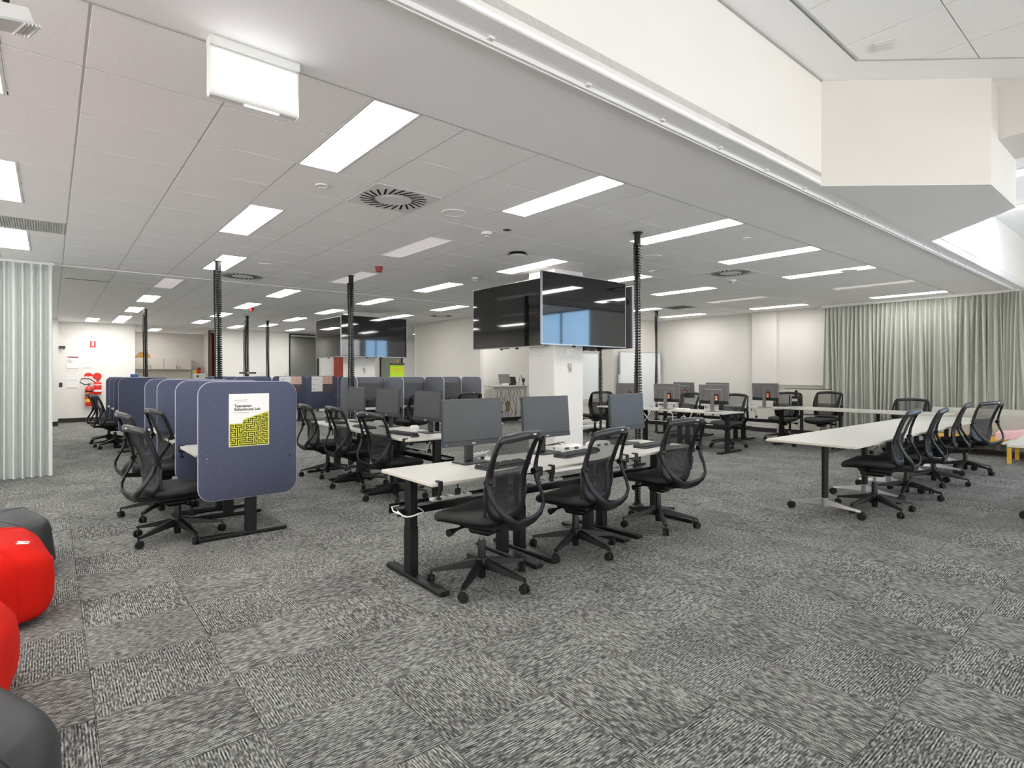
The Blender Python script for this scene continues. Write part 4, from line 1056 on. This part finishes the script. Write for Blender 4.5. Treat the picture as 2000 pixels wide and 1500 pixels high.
# ------------------------------------------------------------------ bean bags
def bag(sx, sy, h, seed, power=4.0, wr=.02):
    r = random.Random(seed); ph = [(r.uniform(1.5, 5), r.uniform(0, 6), r.uniform(0, 6)) for _ in range(9)]
    NU, NV = 48, 24; rows = []
    for j in range(NV + 1):
        v = -pi / 2 + pi * j / NV; row = []
        for i in range(NU):
            u = 2 * pi * i / NU
            e = 2 / power
            cu, su, cv, sv = cos(u), sin(u), cos(v), sin(v)
            P = lambda c_, q: math.copysign(abs(c_) ** q, c_)
            sag = 1 + .10 * max(0, -sv) - .07 * max(0, sv)
            x = sx * P(cv, e) * P(cu, e) * sag; y = sy * P(cv, e) * P(su, e) * sag; z = h / 2 + h / 2 * P(sv, e * .85)
            w_ = sum(sin(k * (u if n % 2 else v * 1.7 + u * .6) + a + b * v) for n, (k, a, b) in enumerate(ph)) / 5
            q = 1 + wr / .4 * w_ * (abs(cv) ** .3) * (.3 + .7 * min(1, max(0, z / h) * 1.5))
            row.append((x * q, y * q, max(.002, z + wr * .4 * w_ * max(0, sv))))
        rows.append(row)
    return MB().loft(rows)
def bean(x, y, sx, sy, h, rz, m, lb, seed):
    t = thing('bean_bag', lb, 'bean bag', (x, y, 0), radians(rz), 'bean bags at the left edge')
    global last_bag
    b = last_bag = bag(sx, sy, h, seed); obj('cover', b, m, t, ang=75)
    # raised side seams
    for i in (3, 15, 27, 39):
        obj('seam', MB().tube([b.v[j * 48 + i] for j in range(4, 22)], .0045, n=6, up=(.3, .2, 1)), m, t, ang=60)
    return t
bean(-.47, 5.2, .46, .43, .40, 12, 'black_bag', 'black bean bag farthest back at the left edge', 3)
rb = bean(-.46, 4.3, .45, .43, .45, 8, 'red_bag', 'red bean bag with white lettering on top', 5)
tree = BVHTree.FromPolygons([Vector(v) for v in last_bag.v], last_bag.f)
for body, x, y, rz, sz in (('VI', .33, -.27, 75, .075), ('RE', .16, -.30, 75, .10)):
    tx = text_mb(body, sz, .004).move((x, y, 0), Matrix.Rotation(radians(rz), 3, 'Z'))
    hits = [tree.ray_cast(Vector((v[0], v[1], 1)), Vector((0, 0, -1)))[0] for v in tx.v]
    tx.v = [(v[0], v[1], (h.z if h else .4) + .005 + v[2]) for v, h in zip(tx.v, hits)]
    obj('lettering', tx, 'white_print', rb, ang=0)
bean(-.56, 3.1, .43, .43, .43, -5, 'red_bag', 'plain red bean bag cut off by the left edge', 9)
bean(-.42, 2.22, .41, .39, .40, 20, 'black_bag', 'black bean bag in the bottom left corner', 14)

# ------------------------------------------------------------------ far left wall
def board(name, lb, cat, x0, x1, z0, z1, y, m='paper', grp=None):
    t = thing(name, lb, cat, ((x0 + x1) / 2, y, z0), 0, grp)
    obj('sheet', MB().bb(-(x1 - x0) / 2, (x1 - x0) / 2, -.008, 0, 0, z1 - z0, .002), m, t); return t
YF = 20.1
def fx(px, py): # pixel on the far-left wall plane
    u = (px - 1000) / FPX; dx = u * cos(YAW) + sin(YAW); dy = -u * sin(YAW) + cos(YAW); s_ = YF / dy
    return s_ * dx, CAMZ + (CY - py) / FPX * s_
def wallthing(name, lb, cat, px0, py0, px1, py1, m, grp=None):
    x0, z1 = fx(px0, py0); x1, z0 = fx(px1, py1)
    return board(name, lb, cat, x0, x1, z0, z1, YF, m, grp), x1 - x0, z1 - z0
t, w_, h_ = wallthing('safety_sign', 'small red and white square safety sign high on the far left wall', 'sign', 176, 666, 187, 680, 'red_sign')
obj('emblem', MB().bb(-w_ * .2, w_ * .2, -.011, -.008, h_ * .3, h_ * .92), 'white_print', t); obj('caption', MB().bb(-w_ * .4, w_ * .4, -.011, -.008, h_ * .05, h_ * .15), 'white_print', t)
t, w_, h_ = wallthing('notice_board', 'framed evacuation notice with a red heading on the far left wall', 'notice', 129, 695, 156, 725, 'white_plastic')
obj('print', MB().bb(-w_ * .42, w_ * .42, -.010, -.008, h_ * .16, h_ * .95), 'paper', t); obj('heading', MB().bb(-w_ * .40, w_ * .40, -.012, -.010, h_ * .88, h_ * .95), 'dark_red', t)
obj('text_lines', MB().bb(-w_ * .38, -w_ * .15, -.012, -.010, h_ * .72, h_ * .75).bb(-w_ * .38, 0, -.012, -.010, h_ * .64, h_ * .67).bb(-w_ * .38, -w_ * .1, -.012, -.010, h_ * .54, h_ * .57).bb(-w_ * .42, w_ * .42, -.012, -.010, h_ * .16, h_ * .19), 'paper_print', t)
for n, (a, lb) in enumerate((((160, 702, 183, 719), 'white paper sheet right of the evacuation notice'), ((128, 733, 153, 759), 'white paper sheet below the evacuation notice'))):
    t, w_, h_ = wallthing('paper_sheet', lb, 'paper', *a, 'paper', 'white papers on the far left wall')
    obj('text_lines', MB().bb(-w_ * .4, w_ * .4, -.010, -.008, h_ * .62, h_ * .64).bb(-w_ * .4, w_ * .4, -.010, -.008, h_ * .04, h_ * .07), 'paper_print', t)
for n, (px, lb) in enumerate(((173, 'round sign half red and half white above the fire extinguishers'), (190, 'round solid red sign above the fire extinguishers'))):
    x, z = fx(px, 735); t = thing('round_sign', lb, 'sign', (x, YF - .002, z - .12), 0)
    D = [((.104) * cos(a * pi / 14), .12 + .104 * sin(a * pi / 14)) for a in range(28)]
    obj('disc', MB().loft([[(a, -.006, b) for a, b in D], [(a, 0, b) for a, b in D]]), 'red_sign', t, ang=40)
    if n == 0:
        H = [(.092 * cos(pi + a * pi / 12), .115 + .092 * sin(pi + a * pi / 12)) for a in range(13)]
        obj('white_half', MB().loft([[(a, -.009, b) for a, b in H], [(a, -.006, b) for a, b in H]]), 'white_print', t, ang=40)
def extinguisher(x, z0, hgt, r, lb, m, hose):
    t = thing('fire_extinguisher', lb, 'fire extinguisher', (x, YF - .13, z0), 0, 'wall-hung fire extinguishers')
    obj('cylinder', MB().lathe([(r * .85, 0), (r, .03), (r, hgt * .78), (r * .8, hgt * .86), (r * .35, hgt * .92), (r * .3, hgt * .95)], 20), m, t, ang=50)
    obj('label_band', MB().lathe([(r * 1.01, hgt * .2), (r * 1.01, hgt * .34)], 20), 'yellow' if hose else 'white_print', t, ang=50)
    obj('dark_band', MB().lathe([(r * 1.01, hgt * .66), (r * 1.01, hgt * .72)], 20), 'black_plastic' if hose else 'white_print', t, ang=50)
    obj('valve', MB().lathe([(.02, hgt * .95), (.025, hgt * 1.02)], 12).box((.02, -.01, hgt * 1.05), (.09, .02, .02), .004).box((.03, -.01, hgt * 1.0), (.07, .02, .014), .004), 'dark_grille', t)
    obj('wall_bracket', MB().bb(-.03, .03, r * .9, .13, hgt * .5, hgt * .75), 'dark_grille', t)
    if hose:
        obj('hose', MB().tube([(0, -.01, hgt), (-.1, -.02, hgt + .0), (-.2, -.02, hgt + .06), (-.17, -.02, hgt + .16), (0, -.02, hgt + .17), (.12, -.02, hgt + .08), (.17, -.02, hgt - .08), (.16, -.02, hgt - .25)], .014, n=8), 'black_plastic', t, ang=60)
        obj('horn', MB().tube([(.16, -.02, hgt - .2), (.16, -.02, hgt - .55)], [.02, .05], n=12), 'black_plastic', t, ang=60)
x, z = fx(173, 793); extinguisher(x, z, .62, .09, 'red fire extinguisher with a black hose and horn on the far left wall', 'red_ext', True)
x, z = fx(190, 770); extinguisher(x, z, .40, .095, 'red and white fire extinguisher, right and higher of the pair', 'red_ext', False)

# ------------------------------------------------------------------ kitchen alcove
for k in range(2):
    x0 = 2.2 + k * .86
    t = thing('wall_cabinet', 'cream wall cabinet in the far kitchen alcove, %s one' % ('left' if k == 0 else 'right'), 'cabinet', (x0, 23.2, 1.52), 0, 'cream wall cabinets')
    obj('body', MB().bb(0, .855, -.34, 0, 0, .40), 'cabinet', t)
    for q in range(2):
        d_ = obj('cabinet_door', MB().bb(.01 + q * .425, .42 + q * .425, -.36, -.34, .01, .39, .003), 'cabinet', t)
        hx = (.375 if q == 0 else .47)
        obj('handle', MB().bb(hx - .006, hx + .006, -.385, -.36, .03, .14), 'dark_grille', d_)
t = thing('bench_unit', 'cream kitchen bench below the wall cabinets', 'kitchen bench', (2.95, 23.19, 0))
obj('body', MB().bb(-.98, .98, -.6, 0, .1, .86), 'cabinet', t); obj('benchtop', MB().bb(-1.0, 1.0, -.62, 0, .86, .90), 'white_top', t); obj('splashback', MB().bb(-1.0, 1.0, -.012, 0, .9, 1.45), 'off_white', t); obj('plinth', MB().bb(-.96, .96, -.55, -.02, 0, .1), 'skirting', t)
t = thing('tall_fridge', 'white cupboard beside the kitchen bench, cluttered on top', 'cupboard', (4.1, 23.15, 0))
obj('body', MB().bb(-.14, .23, -.6, 0, 0, 1.38, .01), 'white_plastic', t); obj('door', MB().bb(-.12, .21, -.63, -.6, .05, 1.34, .006), 'white_plastic', t); obj('magnet', MB().cyl((-.06, -.635, 1.28), (-.06, -.63, 1.28), .04), 'dark_grille', t)
t = thing('cardboard_box', 'crumpled brown box on top of the kitchen cabinets', 'box', (2.42, 23.0, 1.922))
obj('body', MB().loft([[(-.2, -.12, 0), (.26, -.12, 0), (.26, .12, 0), (-.2, .12, 0)], [(-.05, -.10, .19), (.17, -.10, .19), (.17, .08, .19), (-.05, .08, .19)]]), 'cardboard', t, ang=0); obj('flap', MB().box((-.12, -.05, .06), (.28, .1, .012), 0, Matrix.Rotation(radians(-35), 3, 'Y')), 'cardboard', t, ang=0)
t = thing('snack_pack', 'small yellow and red packet on the white cupboard', 'packet', (4.07, 22.85, 1.382))
obj('yellow_part', MB().box((-.05, 0, .05), (.12, .1, .1), .02), 'yellow', t); obj('red_part', MB().box((.07, .02, .07), (.12, .1, .09), .02), 'red_sign', t)
t = thing('hose_box', 'red fire-hose marker on the wall by the brown door', 'fire point', (4.2, 23.19, 1.25)); obj('plate', MB().bb(-.04, .06, -.02, 0, 0, .35, .01), 'red_sign', t); obj('hook', MB().bb(-.01, .03, -.05, -.02, .3, .33), 'dark_grille', t)
t = thing('tissue_box', 'small blue box standing on the far left booths', 'box', (1.25, 13.0, .70)); obj('carton', MB().box((0, 0, .33), (.12, .1, .66), .004), 'blue_sign', t); obj('slot', MB().box((0, 0, .662), (.07, .04, .006)), 'paper', t)
t = thing('thermostat', 'small white wall switch on the far middle wall', 'switch', (5.62, 20.285, 1.35)); obj('plate', MB().bb(-.06, .06, -.015, .014, -.08, .08, .01), 'white_plastic', t); obj('button', MB().bb(-.02, .02, -.022, -.015, -.03, .03, .004), 'white_plastic', t)
t = thing('switch_plate', 'pair of small switches beside the black-framed doorway', 'switch', (6.4, 20.285, 1.33)); obj('plate', MB().bb(-.05, .05, -.012, .014, -.1, .1, .008), 'white_plastic', t); obj('button', MB().bb(-.02, .02, -.018, -.012, .03, .06).bb(-.02, .02, -.018, -.012, -.05, -.02), 'grille', t)
# lime sign on a stand
t = thing('sign_stand', 'lime green board on a dark stand below the farther televisions', 'sign', (6.98, 13.2, 0))
obj('board', MB().box((0, 0, 1.40), (.40, .02, .42), .004), 'lime', t); obj('clip', MB().box((0, -.012, 1.62), (.42, .03, .05), .006), 'dark_grille', t)
obj('print', MB().box((0, -.012, 1.50), (.26, .003, .025)).box((0, -.012, 1.44), (.2, .003, .02)), 'yellow', t)
obj('post', MB().cyl((0, .03, .02), (0, .03, 1.6), .018), 'black_metal', t); obj('base', MB().lathe([(.2, .0), (.2, .02), (.04, .04)], 24, (0, .03, 0)), 'black_metal', t)
obj('knob', MB().lathe([(.03, 1.66), (.035, 1.70), (.02, 1.74)], 14, (.03, .03, 0)), 'cardboard', t, ang=50)
t = thing('cross_bar', 'short grey bar across the far cable spine', 'bar', (3.85, 15.18, 1.37)); obj('bar', MB().box((0, 0, .02), (.40, .03, .045), .008), 'dark_grille', t); obj('bolt', MB().cyl((0, -.022, .02), (0, -.01, .02), .014), 'chrome', t)

# ------------------------------------------------------------------ recess: standing desk and screens
t = thing('standing_desk', 'tall white standing desk in the recess left of the nearer column', 'desk', (10.02, 12.2, 0))
obj('tabletop', MB().box((0, 0, 1.03), (1.5, .7, .028), .006), 'white_top', t)
for s_ in (-1, 1):
    obj('leg', MB().box((s_ * .58, .05, .53), (.07, .09, .97), .005), 'white_plastic', t); obj('foot', MB().box((s_ * .58, 0, .02), (.08, .66, .04), .01), 'white_plastic', t)
obj('crossbar', MB().box((0, .05, .96), (1.1, .05, .08), .004), 'white_plastic', t)
cbm = MB(); rr = random.Random(2)
for k in range(9):
    x = -.42 + k * .1; pts = [(x, .12, .98)]
    for q in range(5): pts.append((x + rr.uniform(-.07, .07), .12 + rr.uniform(-.05, .05), .98 - (q + 1) * .17))
    cbm.tube(pts, .007, n=5)
cbm.tube([(-.28 + .12 * cos(a * .4), .02, .42 + .14 * sin(a * .4)) for a in range(17)], .006, n=5)
obj('hanging_cables', cbm, 'cable_black', t, ang=60)
obj('cable_bundle', MB().box((.02, .18, .45), (.1, .08, .3), .03), 'cardboard', t)
for x, y, w_, hh, rz, lb in ((9.72, 12.1, .36, .27, -8, 'small tilted grey screen on the standing desk'), (10.16, 12.3, .3, .2, 6, 'dark laptop screen on the standing desk')):
    t = thing('small_screen', lb, 'screen', (x, y, 1.044), radians(rz))
    M = Matrix.Rotation(radians(-14), 3, 'X')
    obj('panel', MB().box((0, 0, hh / 2 + .05), (w_, .02, hh), .005).move((0, 0, 0), M), 'monitor_back' if hh > .25 else 'monitor_body', t); obj('stand', MB().box((0, .03, .03), (.2, .12, .05), .01), 'white_plastic' if hh > .25 else 'black_plastic', t)
t = thing('webcam', 'small black camera on the standing desk', 'camera', (10.38, 12.1, 1.044)); obj('body', MB().lathe([(.05, 0), (.05, .01), (.015, .02), (.015, .08), (.04, .1), (.045, .16), (.03, .2)], 16), 'black_plastic', t, ang=40); obj('lead', MB().tube([(.0, .05, .1), (.0, .1, .3), (-.05, .1, .22), (-.1, .08, .02)], .006, n=6), 'cable_black', t, ang=60)

# mobile whiteboards
for n, (x0, x1, z0, z1, y, lb) in enumerate(((11.3, 13.0, .35, 1.93, 9.36, 'large white board leaning along the cross wall, right of the nearer column'), (9.0, 10.38, .75, 1.86, 9.3, 'mobile whiteboard with a pen tray just right of the nearer column'))):
    t = thing('whiteboard', lb, 'whiteboard', ((x0 + x1) / 2, y, 0), 0, 'whiteboards'); hw = (x1 - x0) / 2
    obj('panel', MB().bb(-hw, hw, -.012, .012, z0, z1), 'whiteboard', t, ang=0)
    fr = MB().bb(-hw - .015, hw + .015, -.018, .018, z0 - .015, z0).bb(-hw - .015, hw + .015, -.018, .018, z1, z1 + .015).bb(-hw - .015, -hw, -.018, .018, z0, z1).bb(hw, hw + .015, -.018, .018, z0, z1)
    obj('frame', fr, 'silver', t, ang=0)
    obj('stand', MB().bb(-hw - .04, -hw - .015, -.02, .02, .06, z1 * .7).bb(hw + .015, hw + .04, -.02, .02, .06, z1 * .7).bb(-hw - .05, -hw - .005, -.3, .1, .02, .06).bb(hw + .005, hw + .05, -.3, .1, .02, .06), 'white_plastic', t)
    obj('pen_tray', MB().bb(-hw + .1, hw - .02, -.09, -.018, z0 - .05, z0 - .03), 'grille', t, ang=0)
    if n == 1:
        obj('shelf', MB().bb(-hw, hw, -.32, .05, .08, .13), 'white_plastic', t); obj('lower_panel', MB().bb(-hw, hw, -.01, .01, .2, .66), 'off_white', t)
        obj('marker', MB().cyl((.3, -.06, z0 - .02), (.48, -.06, z0 - .02), .012, n=8), 'lime', t)
    else:
        obj('blue_magnet', MB().cyl((-.32, -.025, .95), (-.32, -.012, .95), .03), 'blue_sign', t)

# ------------------------------------------------------------------ right wall pieces
t = thing('pinboard_rail', 'low pale wall panel with a thin ledge left of the long curtain', 'wall panel', (XE - .012, 5.55, 0))
obj('panel', MB().bb(-.02, .0, -.55, .57, .1, 1.1), 'off_white', t); obj('ledge', MB().bb(-.06, .0, -.55, .57, 1.1, 1.12), 'grille', t)
t = thing('folded_table', 'folded table top standing by the wall left of the curtain', 'table', (12.7, 5.3, 0))
obj('tabletop', MB().bb(-.02, .02, -.45, .5, .35, 1.03), 'off_white', t); obj('top_edge', MB().bb(-.025, .025, -.455, .505, 1.03, 1.045), 'dark_grille', t)
obj('post', MB().cyl((0, .4, .1), (0, .4, .9), .025), 'black_metal', t); obj('foot', MB().loft([[(a, .4 + b, .1) for a, b in ((-.02, 0), (.02, 0), (.02, .03), (-.02, .03))], [(-.3 + a, .25 + b, .06) for a, b in ((-.015, 0), (.015, 0), (.015, .025), (-.015, .025))]]), 'alu', t)
t = thing('thin_client', 'black upright device with a grip standing on the back flip table', 'computer', (11.3, 4.95, .725))
obj('case', MB().box((0, 0, .11), (.14, .14, .2), .02), 'black_plastic', t); obj('band', MB().box((-.071, 0, .13), (.004, .1, .05), .001), 'grille', t); obj('neck', MB().box((0, 0, .26), (.05, .05, .12), .01), 'black_plastic', t)
# sofa with pink throw on a yellow frame
t = thing('sofa', 'grey sofa back with a pink draped chaise on a yellow wooden frame', 'sofa', (12.4, 1.72, 0), radians(0))
rows = [(-.14, .30), (-.14, .62), (-.12, .72), (-.02, .76), (.06, .72), (.08, .30)]
obj('backrest', MB().loft([[(.30 + a, yy, b * (1 if yy > -1 else .97)) for a, b in rows] for yy in (1.35, 1.33, .6, 0, -.6, -1.3)]), 'grey_sofa', t, ang=60)
st = []
for k in range(15):
    s_ = k / 14; yy = .35 - s_ * 1.5; zz = .40 + .5 * s_ ** 1.5
    st.append([(-.40, yy, zz - .12), (.16, yy, zz - .12), (.16, yy, zz), (-.12, yy, zz + .015), (-.40, yy, zz - .01)])
obj('pink_cushion', MB().loft(st), 'pink', t, ang=50)
fr = MB().bb(-.42, .2, -1.2, 1.25, .22, .29).bb(-.42, -.36, 1.17, 1.23, 0, .22).bb(.12, .18, 1.17, 1.23, 0, .22).bb(-.42, -.36, -1.15, -1.09, 0, .22).bb(.12, .18, -1.15, -1.09, 0, .22)
obj('frame', fr, 'yellow_wood', t)
t = thing('low_table', 'low white-topped table with yellow legs at the right edge', 'table', (11.58, 1.48, 0), radians(0))
obj('tabletop', MB().box((0, 0, .30), (.75, .75, .03), .004), 'white_top', t)
for a in (-1, 1):
    for b in (-1, 1): obj('leg', MB().box((a * .30, b * .30, .142), (.05, .05, .284), .004), 'yellow_wood', t)

# ------------------------------------------------------------------ loose cables and litter round the front desks
t = thing('white_cable', 'white cable looped round the left leg of the nearest desk', 'cable', (1.865, 3.33, 0))
obj('loop', MB().tube([(.085 * cos(a * pi / 9), .1 * sin(a * pi / 9), .44 + .01 * sin(a)) for a in range(18)], .005, n=6, closed=True), 'cable_white', t, ang=60)
obj('tail', MB().tube([(-.085, 0, .44), (-.10, .06, .45), (-.08, .12, .463), (-.02, .13, .464)], .005, n=6), 'cable_white', t, ang=60)
t = thing('orange_packet', 'crumpled orange and white packet on the tray under the front desks', 'packet', (2.93, 3.44, .462))
obj('orange_part', MB().box((0, 0, .035), (.06, .05, .06), .012, Matrix.Rotation(.5, 3, 'Y')), 'red_sign', t); obj('white_part', MB().box((.05, .01, .03), (.07, .05, .05), .012, Matrix.Rotation(-.4, 3, 'Y')), 'paper', t)
for n, (x, y, lb) in enumerate(((3.42, 3.56, 'thin dark lead curling behind the middle front monitor'), (2.6, 3.52, 'thin white lead hanging behind the left front monitor'), (3.4, 5.2, 'tangled dark lead on the corner desk with left-facing monitors'))):
    rr = random.Random(n + 5); pts = [(0, 0, .715)]
    for k in range(7): pts.append((rr.uniform(-.14, .14), rr.uniform(-.04, .05), .712 + .05 * abs(sin(k * 1.3)) ))
    t = thing('loose_lead', lb, 'cable', (x, y, 0)); obj('lead', MB().tube(pts, .004, n=5), 'cable_white' if n == 1 else 'cable_black', t, ang=60); obj('plug', MB().box((0, 0, .712), (.03, .02, .02), .004), 'black_plastic', t)

for n, (x, y, lb) in enumerate(((8.74, 5.62, 'white cable looped below the near edge of the right-hand cluster'), (8.74, 6.5, 'white cable hanging from the middle of the right-hand cluster'), (10.72, 5.6, 'white cable hanging at the cluster along the right wall'))):
    t = thing('white_cable', lb, 'cable', (x, y, 0), 0, 'white cables under the right-hand desks')
    obj('loop', MB().tube([(.012, .0, .69), (-.012, .02, .62), (-.015, .09, .52), (-.01, .16, .45), (-.015, .22, .5), (-.01, .22, .58), (-.012, .15, .62), (-.015, .08, .55), (.05, .05, .47)], .006, n=6), 'cable_white', t, ang=60)
    obj('plug', MB().box((.03, 0, .70), (.05, .03, .02), .004), 'white_plastic', t)
